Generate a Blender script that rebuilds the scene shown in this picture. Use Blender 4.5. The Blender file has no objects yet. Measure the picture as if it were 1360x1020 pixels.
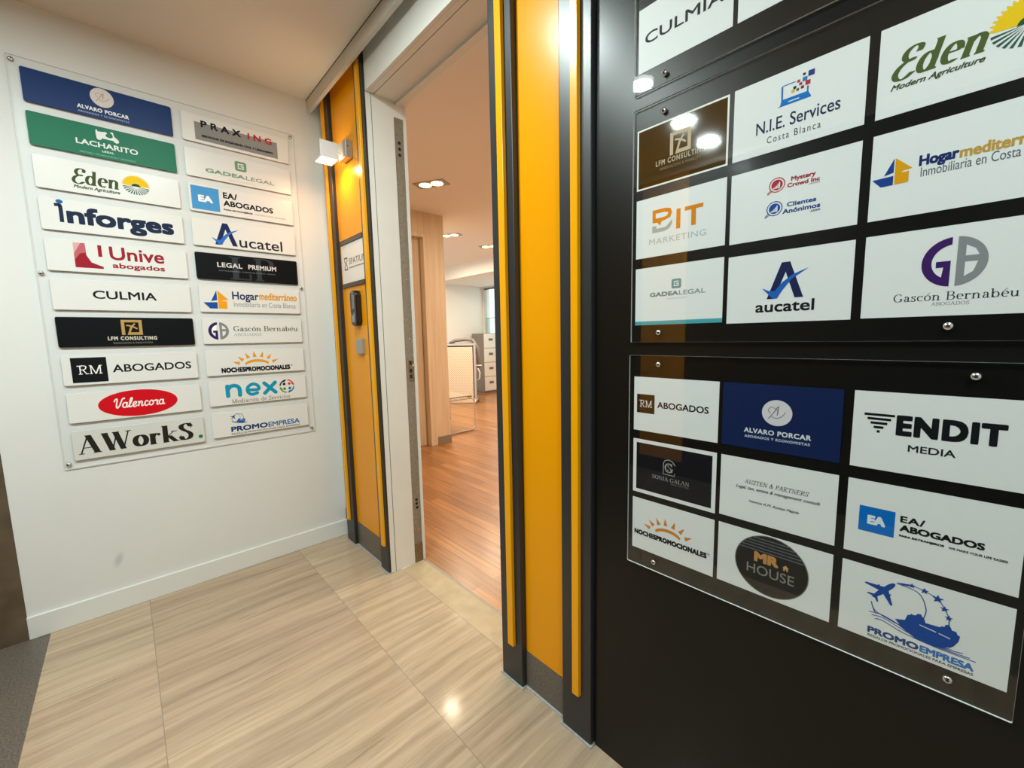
import bpy, bmesh, math, random
from math import sin, cos, pi, radians, hypot
from mathutils import Vector, Matrix
from mathutils.geometry import tessellate_polygon

S = bpy.context.scene
C = S.collection
random.seed(7)

# ------------------------------------------------------------------ camera
cd = bpy.data.cameras.new('camera')
cam = bpy.data.objects.new('camera', cd)
C.objects.link(cam)
cam.location = (0, 0, 1.3)
cam.rotation_euler = (radians(83.5187), radians(1.1365), radians(47.0552))
cd.sensor_fit = 'HORIZONTAL'
cd.sensor_width = 36.0
cd.lens = 554.14 / 1360 * 36
cd.clip_start = 0.02
S.camera = cam

# ------------------------------------------------------------------ world, exposure
w = bpy.data.worlds.new('daylight')
S.world = w
w.use_nodes = True
wn = w.node_tree.nodes
wn['Background'].inputs[0].default_value = (0.86, 0.97, 0.95, 1)
wn['Background'].inputs[1].default_value = 1.6
vs = S.view_settings
vs.view_transform = 'Standard'
vs.look = 'None'
vs.gamma = 1.0
vs.use_curve_mapping = False
vs.exposure = 0.26
S.cycles.max_bounces = 10
S.cycles.diffuse_bounces = 5
S.cycles.glossy_bounces = 4
S.cycles.transparent_max_bounces = 12
S.cycles.sample_clamp_indirect = 6.0
S.cycles.caustics_reflective = False
S.cycles.caustics_refractive = False

COOL = (0.86, 1.0, 0.97)
WARM = (1.0, 0.82, 0.61)


def lamp(name, kind, loc, power, col, size=0.1, rot=(0, 0, 0), spot=None, blend=0.4):
    d = bpy.data.lights.new(name, kind)
    d.energy = power
    d.color = col
    if kind == 'AREA':
        d.shape = 'DISK'
        d.size = size
    else:
        d.shadow_soft_size = size
    if spot:
        d.spot_size = radians(spot)
        d.spot_blend = blend
    o = bpy.data.objects.new(name, d)
    o.location = loc
    o.rotation_euler = rot
    C.objects.link(o)
    return o


FOYER_LAMPS = [(-1.33, 0.27), (-1.33, -0.30), (-1.36, -0.88), (-1.37, -1.30)]
FOYER_POWER = [18, 13, 13, 13]
for (x, y), pw in zip(FOYER_LAMPS, FOYER_POWER):
    lamp('foyer_beam_or_fill', 'AREA', (x, y, 2.688), pw, COOL, 0.12)
for (x, y), pw in (((0.55, 0.08), 20), ((0.6, -0.95), 8)):  # extra fill lights added out of view to brighten the cards
    lamp('foyer_beam_or_fill', 'AREA', (x, y, 2.688), pw, COOL, 0.12)
OFFICE_SEEN_AND_ADDED = [(-3.5, 2.26), (-5.03, 3.53), (-5.25, 4.43), (-1.6, 3.4), (-3.2, 4.4), (-6.6, 4.2)]  # the leading ones are seen, the rest are added to brighten the office
for (x, y), pw in zip(OFFICE_SEEN_AND_ADDED, (3.5, 26, 27, 44, 46, 28)):
    lamp('office_beam_or_fill', 'AREA', (x, y, 2.69), pw, WARM, 0.14)
lamp('office_beam_or_fill', 'AREA', (-6.2, 5.8, 2.47), 12, (1.0, 0.9, 0.78), 0.12)  # unseen fill light added to brighten the back office wall

# ------------------------------------------------------------------ materials
M = {}


def mat(name, col, rough=0.5, metal=0.0, emit=0.0, noise=0.0, nscale=30.0, bump=0.0, spec=0.5, coat=0.0, emit_col=None):
    m = bpy.data.materials.new(name)
    m.use_nodes = True
    nt = m.node_tree
    b = nt.nodes['Principled BSDF']
    b.inputs['Base Color'].default_value = (*col, 1)
    b.inputs['Roughness'].default_value = rough
    b.inputs['Metallic'].default_value = metal
    b.inputs['Specular IOR Level'].default_value = spec
    b.inputs['Coat Weight'].default_value = coat
    if emit:
        b.inputs['Emission Color'].default_value = (*(emit_col or col), 1)
        b.inputs['Emission Strength'].default_value = emit
    if noise or bump:
        tc = nt.nodes.new('ShaderNodeTexCoord')
        n = nt.nodes.new('ShaderNodeTexNoise')
        n.inputs['Scale'].default_value = nscale
        n.inputs['Detail'].default_value = 6
        nt.links.new(tc.outputs['Object'], n.inputs['Vector'])
        if noise:
            r = nt.nodes.new('ShaderNodeValToRGB')
            r.color_ramp.elements[0].position = 0.3
            r.color_ramp.elements[1].position = 0.7
            r.color_ramp.elements[0].color = (*[max(0, c * (1 - noise)) for c in col], 1)
            r.color_ramp.elements[1].color = (*[min(1, c * (1 + noise)) for c in col], 1)
            nt.links.new(n.outputs['Fac'], r.inputs['Fac'])
            nt.links.new(r.outputs['Color'], b.inputs['Base Color'])
        if bump:
            bp = nt.nodes.new('ShaderNodeBump')
            bp.inputs['Strength'].default_value = bump
            bp.inputs['Distance'].default_value = 0.002
            nt.links.new(n.outputs['Fac'], bp.inputs['Height'])
            nt.links.new(bp.outputs['Normal'], b.inputs['Normal'])
    M[name] = m
    return m


def hexc(h):
    h = h.lstrip('#')
    out = []
    for i in (0, 2, 4):
        c = int(h[i:i + 2], 16) / 255
        out.append(c / 12.92 if c <= 0.04045 else ((c + 0.055) / 1.055) ** 2.4)
    return tuple(out)


mat('wall_paint', (0.74, 0.745, 0.73), 0.6, noise=0.015, nscale=3, bump=0.05)
mat('ceiling_paint', (0.74, 0.70, 0.64), 0.8, noise=0.01, nscale=2)
mat('skirting_paint', (0.76, 0.77, 0.75), 0.35)
mat('white_lacquer', (0.74, 0.73, 0.68), 0.38, noise=0.02, nscale=9)
mat('trim_paint', (0.62, 0.58, 0.52), 0.5, noise=0.03, nscale=20)
mat('gap_dark', (0.03, 0.025, 0.022), 0.7)
mat('stone_cladding', (0.115, 0.08, 0.05), 0.28, noise=0.35, nscale=7, bump=0.05)
mat('granite_dark', (0.125, 0.105, 0.085), 0.4, noise=0.5, nscale=160)
mat('yellow_panel', (0.82, 0.315, 0.0), 0.26, noise=0.01, nscale=4, spec=0.25)
mat('yellow_bar', (0.84, 0.36, 0.0), 0.25, spec=0.4)
mat('post_metal', (0.022, 0.023, 0.026), 0.36, noise=0.15, nscale=220, bump=0.03)
mat('black_laminate', (0.0065, 0.006, 0.005), 0.3, noise=0.1, nscale=260, bump=0.03, spec=0.26)
mat('acrylic_edge', (0.75, 0.78, 0.78), 0.2)
mat('steel', (0.72, 0.72, 0.70), 0.2, metal=1.0)
mat('chrome', (0.85, 0.84, 0.82), 0.08, metal=1.0)
mat('dark_hole', (0.01, 0.01, 0.01), 0.8)
mat('strike_metal', (0.30, 0.285, 0.235), 0.45, metal=0.5, noise=0.12, nscale=60)
mat('brass_worn', (0.25, 0.19, 0.11), 0.45, metal=0.7, noise=0.4, nscale=120)
mat('plate_white', (0.76, 0.76, 0.74), 0.3)
mat('plate_grey', (0.66, 0.66, 0.63), 0.35)
mat('paper_white', (0.80, 0.81, 0.80), 0.55)
mat('lamp_white', (0.82, 0.84, 0.85), 0.3)
mat('lamp_grey', (0.42, 0.40, 0.38), 0.35, metal=0.6)
mat('downlight_face', (0.95, 1.0, 0.97), 0.4, emit=5.0)
mat('halogen_face', (1.0, 0.80, 0.40), 0.4, emit=4.0)
mat('lit_lens', (1.0, 0.86, 0.66), 0.4, emit=5.0)
mat('halogen_bulb', (1.0, 0.80, 0.5), 0.4, emit=60.0)
mat('device_black', (0.012, 0.012, 0.013), 0.22)
mat('device_screen', (0.02, 0.022, 0.025), 0.05, coat=1.0)
mat('device_grey', (0.25, 0.25, 0.25), 0.35)
mat('box_grey', (0.33, 0.30, 0.26), 0.4)
mat('sign_cream', (0.80, 0.74, 0.68), 0.4)
mat('sign_frame', (0.07, 0.055, 0.045), 0.4)
mat('cream_fabric', (0.86, 0.78, 0.66), 0.7)
mat('seat_leather', (0.34, 0.26, 0.18), 0.6)
mat('cabinet_grey', (0.22, 0.20, 0.18), 0.45)
mat('drawer_cream', (0.72, 0.70, 0.66), 0.4)
mat('table_frame', (0.50, 0.50, 0.53), 0.35, metal=0.3)
mat('dark_board', (0.10, 0.075, 0.055), 0.5)
mat('rubber', (0.012, 0.012, 0.012), 0.6)
mat('office_wall', (0.80, 0.79, 0.75), 0.6)
mat('office_ceiling', (0.80, 0.76, 0.71), 0.75)
mat('skirting_brown', (0.24, 0.20, 0.16), 0.45)
mat('window_frame', (0.12, 0.11, 0.10), 0.4)
mat('glazing_bar', (0.55, 0.56, 0.54), 0.4)
mat('threshold_stone', (0.46, 0.36, 0.225), 0.4, noise=0.12, nscale=12, spec=0.3)
mat('grout', (0.36, 0.36, 0.35), 0.7, noise=0.2, nscale=60)


def scuff():
    m = M['wall_paint']
    nt = m.node_tree
    L = nt.links
    b = nt.nodes['Principled BSDF']
    src = b.inputs['Base Color'].links[0].from_socket
    tc = nt.nodes.new('ShaderNodeTexCoord')
    mp = nt.nodes.new('ShaderNodeMapping')
    mp.vector_type = 'TEXTURE'
    mp.inputs['Location'].default_value = (-2.745, -0.108, 0.252)
    mp.inputs['Rotation'].default_value = (radians(70), 0, 0)
    mp.inputs['Scale'].default_value = (0.3, 0.045, 0.02)
    ln = nt.nodes.new('ShaderNodeVectorMath')
    ln.operation = 'LENGTH'
    rp = nt.nodes.new('ShaderNodeMapRange')
    rp.inputs['From Min'].default_value = 1.0
    rp.inputs['From Max'].default_value = 0.3
    rp.inputs['To Max'].default_value = 0.35
    mx = nt.nodes.new('ShaderNodeMixRGB')
    mx.inputs[2].default_value = (0.25, 0.24, 0.23, 1)
    L.new(tc.outputs['Object'], mp.inputs['Vector'])
    L.new(mp.outputs[0], ln.inputs[0])
    L.new(ln.outputs['Value'], rp.inputs['Value'])
    L.new(rp.outputs[0], mx.inputs[0])
    L.new(src, mx.inputs[1])
    L.new(mx.outputs[0], b.inputs['Base Color'])


scuff()


def clear(name, tint, base=0.04, frost=0.0):
    """thin clear sheet: see-through with a mirror reflection that grows at grazing angles"""
    m = bpy.data.materials.new(name)
    m.use_nodes = True
    nt = m.node_tree
    nt.nodes.clear()
    out = nt.nodes.new('ShaderNodeOutputMaterial')
    mx = nt.nodes.new('ShaderNodeMixShader')
    tr = nt.nodes.new('ShaderNodeBsdfTransparent')
    tr.inputs[0].default_value = (*tint, 1)
    gl = nt.nodes.new('ShaderNodeBsdfGlossy')
    gl.inputs['Roughness'].default_value = frost or 0.015
    lw = nt.nodes.new('ShaderNodeLayerWeight')
    lw.inputs['Blend'].default_value = 0.5
    p = nt.nodes.new('ShaderNodeMath')
    p.operation = 'POWER'
    p.inputs[1].default_value = 5.0
    ma = nt.nodes.new('ShaderNodeMath')
    ma.operation = 'MULTIPLY_ADD'
    ma.inputs[1].default_value = 1 - base
    ma.inputs[2].default_value = base
    nt.links.new(lw.outputs['Facing'], p.inputs[0])
    nt.links.new(p.outputs[0], ma.inputs[0])
    nt.links.new(ma.outputs[0], mx.inputs[0])
    nt.links.new(tr.outputs[0], mx.inputs[1])
    nt.links.new(gl.outputs[0], mx.inputs[2])
    nt.links.new(mx.outputs[0], out.inputs[0])
    M[name] = m


clear('acrylic', (0.985, 0.99, 0.99))
clear('acrylic_matt', (1.0, 1.0, 1.0), 0.010, 0.3)
clear('frosted', (0.86, 0.91, 0.88))
clear('window_glass', (0.93, 0.97, 0.95))
clear('lens_glass', (1.0, 0.97, 0.9))


def streak_floor():
    """striated limestone slabs, grain running along y"""
    m = bpy.data.materials.new('striated_marble')
    m.use_nodes = True
    nt = m.node_tree
    L = nt.links
    b = nt.nodes['Principled BSDF']
    tc = nt.nodes.new('ShaderNodeTexCoord')
    br = nt.nodes.new('ShaderNodeTexBrick')
    mpb = nt.nodes.new('ShaderNodeMapping')
    mpb.inputs['Location'].default_value = (-0.115, 0.015, 0)
    L.new(tc.outputs['Object'], mpb.inputs['Vector'])
    L.new(mpb.outputs[0], br.inputs['Vector'])
    br.offset = 0.5
    br.offset_frequency = 2
    br.inputs['Scale'].default_value = 1.0
    br.inputs['Brick Width'].default_value = 1.15
    br.inputs['Row Height'].default_value = 0.705
    br.inputs['Mortar Size'].default_value = 0.0013
    br.inputs['Mortar Smooth'].default_value = 0.2
    br.inputs['Bias'].default_value = 0.0
    br.inputs['Color1'].default_value = (0, 0, 0, 1)
    br.inputs['Color2'].default_value = (1, 1, 1, 1)
    br.inputs['Mortar'].default_value = (0.5, 0.5, 0.5, 1)
    # warp + streak noise
    wob = nt.nodes.new('ShaderNodeTexNoise')
    wob.inputs['Scale'].default_value = 1.8
    L.new(tc.outputs['Object'], wob.inputs['Vector'])
    off = nt.nodes.new('ShaderNodeVectorMath')
    off.operation = 'MULTIPLY_ADD'
    off.inputs[1].default_value = (0.05, 0, 0)
    L.new(wob.outputs['Color'], off.inputs[0])
    L.new(tc.outputs['Object'], off.inputs[2])
    sh = nt.nodes.new('ShaderNodeVectorMath')        # every slab gets its own cut of the stone
    sh.operation = 'MULTIPLY_ADD'
    sh.inputs[1].default_value = (3.7, 5.1, 0)
    L.new(br.outputs['Color'], sh.inputs[0])
    L.new(off.outputs[0], sh.inputs[2])

    def streak(sx, sy, detail, rough):
        mp = nt.nodes.new('ShaderNodeMapping')
        mp.inputs['Scale'].default_value = (sx, sy, 1)
        n = nt.nodes.new('ShaderNodeTexNoise')
        n.inputs['Scale'].default_value = 1.0
        n.inputs['Detail'].default_value = detail
        n.inputs['Roughness'].default_value = rough
        L.new(sh.outputs[0], mp.inputs['Vector'])
        L.new(mp.outputs[0], n.inputs['Vector'])
        return n
    n1 = streak(26, 0.9, 6, 0.7)
    r1 = nt.nodes.new('ShaderNodeValToRGB')
    e = r1.color_ramp.elements
    e[0].position = 0.28
    e[0].color = (0.31, 0.232, 0.162, 1)
    e[1].position = 0.72
    e[1].color = (0.59, 0.465, 0.33, 1)
    k = e.new(0.5)
    k.color = (0.465, 0.357, 0.255, 1)
    L.new(n1.outputs['Fac'], r1.inputs['Fac'])
    n2 = streak(95, 3.0, 6, 0.75)
    r2 = nt.nodes.new('ShaderNodeValToRGB')
    e = r2.color_ramp.elements
    e[0].position = 0.30
    e[0].color = (0.55, 0.49, 0.43, 1)
    e[1].position = 0.43
    e[1].color = (1, 1, 1, 1)
    L.new(n2.outputs['Fac'], r2.inputs['Fac'])
    mul = nt.nodes.new('ShaderNodeMixRGB')
    mul.blend_type = 'MULTIPLY'
    mul.inputs[0].default_value = 0.9
    L.new(r1.outputs[0], mul.inputs[1])
    L.new(r2.outputs[0], mul.inputs[2])
    tint = nt.nodes.new('ShaderNodeMixRGB')
    tint.blend_type = 'MULTIPLY'
    tint.inputs[0].default_value = 1.0
    rt = nt.nodes.new('ShaderNodeValToRGB')
    rt.color_ramp.elements[0].color = (0.90, 0.865, 0.84, 1)
    rt.color_ramp.elements[1].color = (1.0, 1.0, 0.96, 1)
    L.new(br.outputs['Color'], rt.inputs['Fac'])
    L.new(mul.outputs[0], tint.inputs[1])
    L.new(rt.outputs[0], tint.inputs[2])
    mm = nt.nodes.new('ShaderNodeMixRGB')
    mm.inputs[2].default_value = (0.22, 0.175, 0.13, 1)
    fm = nt.nodes.new('ShaderNodeMath')
    fm.operation = 'MULTIPLY'
    fm.inputs[1].default_value = 0.8
    L.new(br.outputs['Fac'], fm.inputs[0])
    L.new(fm.outputs[0], mm.inputs[0])
    L.new(tint.outputs[0], mm.inputs[1])
    L.new(mm.outputs[0], b.inputs['Base Color'])
    b.inputs['Roughness'].default_value = 0.11
    b.inputs['Specular IOR Level'].default_value = 0.3
    M['striated_marble'] = m


streak_floor()


def parquet():
    m = bpy.data.materials.new('oak_parquet')
    m.use_nodes = True
    nt = m.node_tree
    L = nt.links
    b = nt.nodes['Principled BSDF']
    tc = nt.nodes.new('ShaderNodeTexCoord')
    br = nt.nodes.new('ShaderNodeTexBrick')
    br.offset = 0.37
    br.inputs['Scale'].default_value = 1.0
    br.inputs['Brick Width'].default_value = 1.2
    br.inputs['Row Height'].default_value = 0.085
    br.inputs['Mortar Size'].default_value = 0.0012
    br.inputs['Color1'].default_value = (0.30, 0.128, 0.040, 1)
    br.inputs['Color2'].default_value = (0.45, 0.21, 0.073, 1)
    br.inputs['Mortar'].default_value = (0.10, 0.04, 0.015, 1)
    L.new(tc.outputs['Object'], br.inputs['Vector'])
    mp = nt.nodes.new('ShaderNodeMapping')
    mp.inputs['Scale'].default_value = (1.5, 34, 1)
    n = nt.nodes.new('ShaderNodeTexNoise')
    n.inputs['Scale'].default_value = 1.6
    n.inputs['Detail'].default_value = 6
    L.new(tc.outputs['Object'], mp.inputs['Vector'])
    L.new(mp.outputs[0], n.inputs['Vector'])
    r = nt.nodes.new('ShaderNodeValToRGB')
    r.color_ramp.elements[0].position = 0.3
    r.color_ramp.elements[0].color = (0.62, 0.58, 0.55, 1)
    r.color_ramp.elements[1].position = 0.65
    r.color_ramp.elements[1].color = (1.12, 1.1, 1.08, 1)
    L.new(n.outputs['Fac'], r.inputs['Fac'])
    mx = nt.nodes.new('ShaderNodeMixRGB')
    mx.blend_type = 'MULTIPLY'
    mx.inputs[0].default_value = 0.9
    L.new(br.outputs['Color'], mx.inputs[1])
    L.new(r.outputs[0], mx.inputs[2])
    L.new(mx.outputs[0], b.inputs['Base Color'])
    b.inputs['Roughness'].default_value = 0.28
    M['oak_parquet'] = m


parquet()


def veneer():
    m = bpy.data.materials.new('light_veneer')
    m.use_nodes = True
    nt = m.node_tree
    L = nt.links
    b = nt.nodes['Principled BSDF']
    tc = nt.nodes.new('ShaderNodeTexCoord')
    mp = nt.nodes.new('ShaderNodeMapping')
    mp.inputs['Scale'].default_value = (40, 40, 1.2)
    n = nt.nodes.new('ShaderNodeTexNoise')
    n.inputs['Scale'].default_value = 1.0
    n.inputs['Detail'].default_value = 5
    L.new(tc.outputs['Object'], mp.inputs['Vector'])
    L.new(mp.outputs[0], n.inputs['Vector'])
    r = nt.nodes.new('ShaderNodeValToRGB')
    r.color_ramp.elements[0].position = 0.3
    r.color_ramp.elements[0].color = (0.60, 0.455, 0.30, 1)
    r.color_ramp.elements[1].position = 0.7
    r.color_ramp.elements[1].color = (0.74, 0.60, 0.42, 1)
    L.new(n.outputs['Fac'], r.inputs['Fac'])
    L.new(r.outputs[0], b.inputs['Base Color'])
    b.inputs['Roughness'].default_value = 0.45
    M['light_veneer'] = m


veneer()


def dotted_fabric():
    m = bpy.data.materials.new('perforated_cream')
    m.use_nodes = True
    nt = m.node_tree
    L = nt.links
    b = nt.nodes['Principled BSDF']
    tc = nt.nodes.new('ShaderNodeTexCoord')
    v = nt.nodes.new('ShaderNodeTexVoronoi')
    v.inputs['Scale'].default_value = 34
    v.inputs['Randomness'].default_value = 0.0
    mp = nt.nodes.new('ShaderNodeMapping')
    mp.inputs['Rotation'].default_value = (0, radians(45), 0)
    mp.inputs['Scale'].default_value = (1, 0, 1)
    L.new(tc.outputs['Object'], mp.inputs['Vector'])
    L.new(mp.outputs[0], v.inputs['Vector'])
    r = nt.nodes.new('ShaderNodeValToRGB')
    r.color_ramp.elements[0].position = 0.22
    r.color_ramp.elements[0].color = (0.36, 0.25, 0.15, 1)
    r.color_ramp.elements[1].position = 0.32
    r.color_ramp.elements[1].color = (0.80, 0.68, 0.53, 1)
    L.new(v.outputs['Distance'], r.inputs['Fac'])
    L.new(r.outputs[0], b.inputs['Base Color'])
    b.inputs['Roughness'].default_value = 0.6
    M['perforated_cream'] = m


dotted_fabric()


def ink(h):
    """printing ink of one colour"""
    k = 'ink_' + h.lstrip('#')
    if k not in M:
        mat(k, hexc(h), 0.5, spec=0.1)
    return k


# ------------------------------------------------------------------ mesh helpers
class MB:
    def __init__(s):
        s.v, s.f, s.mi, s.mats = [], [], [], []

    def mid(s, m):
        if m not in s.mats:
            s.mats.append(m)
        return s.mats.index(m)

    def add(s, vs, fs, m):
        o = len(s.v)
        i = s.mid(m)
        s.v += [tuple(v) for v in vs]
        for f in fs:
            s.f.append([a + o for a in f])
            s.mi.append(i)
        return s

    def box(s, x0, x1, y0, y1, z0, z1, m):
        vs = [(x, y, z) for z in (z0, z1) for y in (y0, y1) for x in (x0, x1)]
        fs = [(0, 2, 3, 1), (4, 5, 7, 6), (0, 1, 5, 4), (2, 6, 7, 3), (0, 4, 6, 2), (1, 3, 7, 5)]
        return s.add(vs, fs, m)

    def prism(s, pts, z0, z1, m, mside=None, bev=0.0):
        """2D outline (counter-clockwise) pulled from z0 to z1, with a small chamfer at the z1 rim"""
        n = len(pts)
        cx = sum(p[0] for p in pts) / n
        cy = sum(p[1] for p in pts) / n
        rings = [[(p[0], p[1], z0) for p in pts]]
        if bev:
            rings.append([(p[0], p[1], z1 - bev) for p in pts])
            ins = []
            for i, p in enumerate(pts):
                a, c = Vector(pts[i - 1]), Vector(pts[(i + 1) % n])
                t = (c - a).normalized()
                ins.append((p[0] - t.y * bev, p[1] + t.x * bev, z1))
            rings.append(ins)
        else:
            rings.append([(p[0], p[1], z1) for p in pts])
        vs = [v for r in rings for v in r]
        side = []
        for k in range(len(rings) - 1):
            for i in range(n):
                j = (i + 1) % n
                side.append((k * n + i, k * n + j, (k + 1) * n + j, (k + 1) * n + i))
        o = len(s.v)
        s.add(vs, side, mside or m)
        top = [o + (len(rings) - 1) * n + i for i in range(n)]
        bot = [o + i for i in reversed(range(n))]
        i = s.mid(m)
        s.f += [top, bot]
        s.mi += [i, i]
        return s

    def cyl(s, p0, p1, r, m, n=16, r1=None):
        p0, p1 = Vector(p0), Vector(p1)
        d = (p1 - p0).normalized()
        a = d.orthogonal().normalized()
        b = d.cross(a)
        r1 = r if r1 is None else r1
        vs, fs = [], []
        for p, rr in ((p0, r), (p1, r1)):
            for i in range(n):
                t = 2 * pi * i / n
                vs.append(p + (a * cos(t) + b * sin(t)) * rr)
        for i in range(n):
            j = (i + 1) % n
            fs.append((i, j, n + j, n + i))
        fs.append(tuple(reversed(range(n))))
        fs.append(tuple(range(n, 2 * n)))
        return s.add(vs, fs, m)

    def tube(s, pts, r, m, n=10):
        pts = [Vector(p) for p in pts]
        prev = None
        vs, fs = [], []
        for i, p in enumerate(pts):
            d = ((pts[min(i + 1, len(pts) - 1)] - pts[max(i - 1, 0)])).normalized()
            if prev is None:
                a = d.orthogonal().normalized()
            else:
                a = (prev - d * prev.dot(d)).normalized()
            prev = a
            b = d.cross(a)
            for k in range(n):
                t = 2 * pi * k / n
                vs.append(p + (a * cos(t) + b * sin(t)) * r)
        for i in range(len(pts) - 1):
            for k in range(n):
                j = (k + 1) % n
                fs.append((i * n + k, i * n + j, (i + 1) * n + j, (i + 1) * n + k))
        fs.append(tuple(reversed(range(n))))
        fs.append(tuple(range((len(pts) - 1) * n, len(pts) * n)))
        return s.add(vs, fs, m)

    def lathe(s, prof, m, n=24):
        """profile of (radius, z) turned about z"""
        vs, fs = [], []
        for r, z in prof:
            for k in range(n):
                t = 2 * pi * k / n
                vs.append((r * cos(t), r * sin(t), z))
        for i in range(len(prof) - 1):
            for k in range(n):
                j = (k + 1) % n
                fs.append((i * n + k, i * n + j, (i + 1) * n + j, (i + 1) * n + k))
        return s.add(vs, fs, m)

    def build(s, name, parent=None, loc=None, rot=None, bevel=0.0, smooth=False):
        me = bpy.data.meshes.new(name)
        me.from_pydata([tuple(v) for v in s.v], [], s.f)
        for m in s.mats:
            me.materials.append(M[m])
        for p, i in zip(me.polygons, s.mi):
            p.material_index = i
            p.use_smooth = smooth
        me.update()
        o = bpy.data.objects.new(name, me)
        C.objects.link(o)
        if parent:
            o.parent = parent
        if loc:
            o.location = loc
        if rot:
            o.rotation_euler = rot
        if bevel:
            b = o.modifiers.new('bevel', 'BEVEL')
            b.width = bevel
            b.segments = 2
            b.limit_method = 'ANGLE'
        return o


def tag(o, label=None, cat=None, group=None, kind=None):
    if label:
        o['label'] = label
    if cat:
        o['category'] = cat
    if group:
        o['group'] = group
    if kind:
        o['kind'] = kind
    return o


def empty(name, loc=(0, 0, 0), M4=None):
    o = bpy.data.objects.new(name, None)
    o.empty_display_size = 0.05
    C.objects.link(o)
    if M4 is not None:
        o.matrix_world = M4
    else:
        o.location = loc
    return o


def struct(name, mb, label=None, bevel=0.0):
    o = mb.build(name, bevel=bevel)
    o['kind'] = 'structure'
    return o


def LEFT(u, z, d=0.0):
    """frame on the white side wall: X along the wall, Y up, Z out of the wall"""
    return Matrix(((0, 0, 1, -2.745 + d), (1, 0, 0, u), (0, 1, 0, z), (0, 0, 0, 1)))


def FRONT(u, z, y=0.99):
    """frame on the entrance wall"""
    return Matrix(((1, 0, 0, u), (0, 0, -1, y), (0, 1, 0, z), (0, 0, 0, 1)))


def rrect(x0, x1, y0, y1, r=0.0, n=5):
    if not r:
        return [(x0, y0), (x1, y0), (x1, y1), (x0, y1)]
    pts = []
    for cx, cy, a in ((x1 - r, y0 + r, -90), (x1 - r, y1 - r, 0), (x0 + r, y1 - r, 90), (x0 + r, y0 + r, 180)):
        for k in range(n + 1):
            t = radians(a + 90 * k / n)
            pts.append((cx + r * cos(t), cy + r * sin(t)))
    return pts


# ------------------------------------------------------------------ lettering
def spline(pts, seg=7, closed=False):
    n = len(pts)
    if n < 3:
        return list(pts)
    out = []
    rng = range(n) if closed else range(n - 1)
    for i in rng:
        if closed:
            p0, p1, p2, p3 = pts[i - 1], pts[i], pts[(i + 1) % n], pts[(i + 2) % n]
        else:
            p0, p1, p2, p3 = pts[max(i - 1, 0)], pts[i], pts[i + 1], pts[min(i + 2, n - 1)]
        for k in range(seg):
            t = k / seg
            out.append(tuple(0.5 * (2 * p1[a] + (p2[a] - p0[a]) * t + (2 * p0[a] - 5 * p1[a] + 4 * p2[a] - p3[a]) * t * t
                                    + (3 * p1[a] - p0[a] - 3 * p2[a] + p3[a]) * t ** 3) for a in (0, 1)))
    out.append(pts[0] if closed else pts[-1])
    return out


def arc(cx, cy, rx, ry, a0=0, a1=360, n=28):
    return [(cx + rx * cos(radians(a0 + (a1 - a0) * k / n)), cy + ry * sin(radians(a0 + (a1 - a0) * k / n))) for k in range(n + 1)]


def nib(pts, a, b):
    """ribbon swept by an elliptical nib (half width a, half height b)"""
    L, R = [], []
    n = len(pts)
    closed = n > 3 and hypot(pts[0][0] - pts[-1][0], pts[0][1] - pts[-1][1]) < 1e-6
    for i in range(n):
        if closed:
            p, q = pts[(i - 1) % (n - 1)], pts[(i + 1) % (n - 1)] if i < n - 1 else pts[1]
            if i == 0:
                p = pts[n - 2]
        else:
            p, q = pts[max(i - 1, 0)], pts[min(i + 1, n - 1)]
        dx, dy = q[0] - p[0], q[1] - p[1]
        l = hypot(dx, dy) or 1
        nx, ny = -dy / l, dx / l
        h = math.sqrt((a * nx) ** 2 + (b * ny) ** 2) or 1e-9
        ox, oy = a * a * nx / h, b * b * ny / h
        L.append((pts[i][0] + ox, pts[i][1] + oy))
        R.append((pts[i][0] - ox, pts[i][1] - oy))
    return [[R[i], R[i + 1], L[i + 1], L[i]] for i in range(n - 1)]


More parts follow.
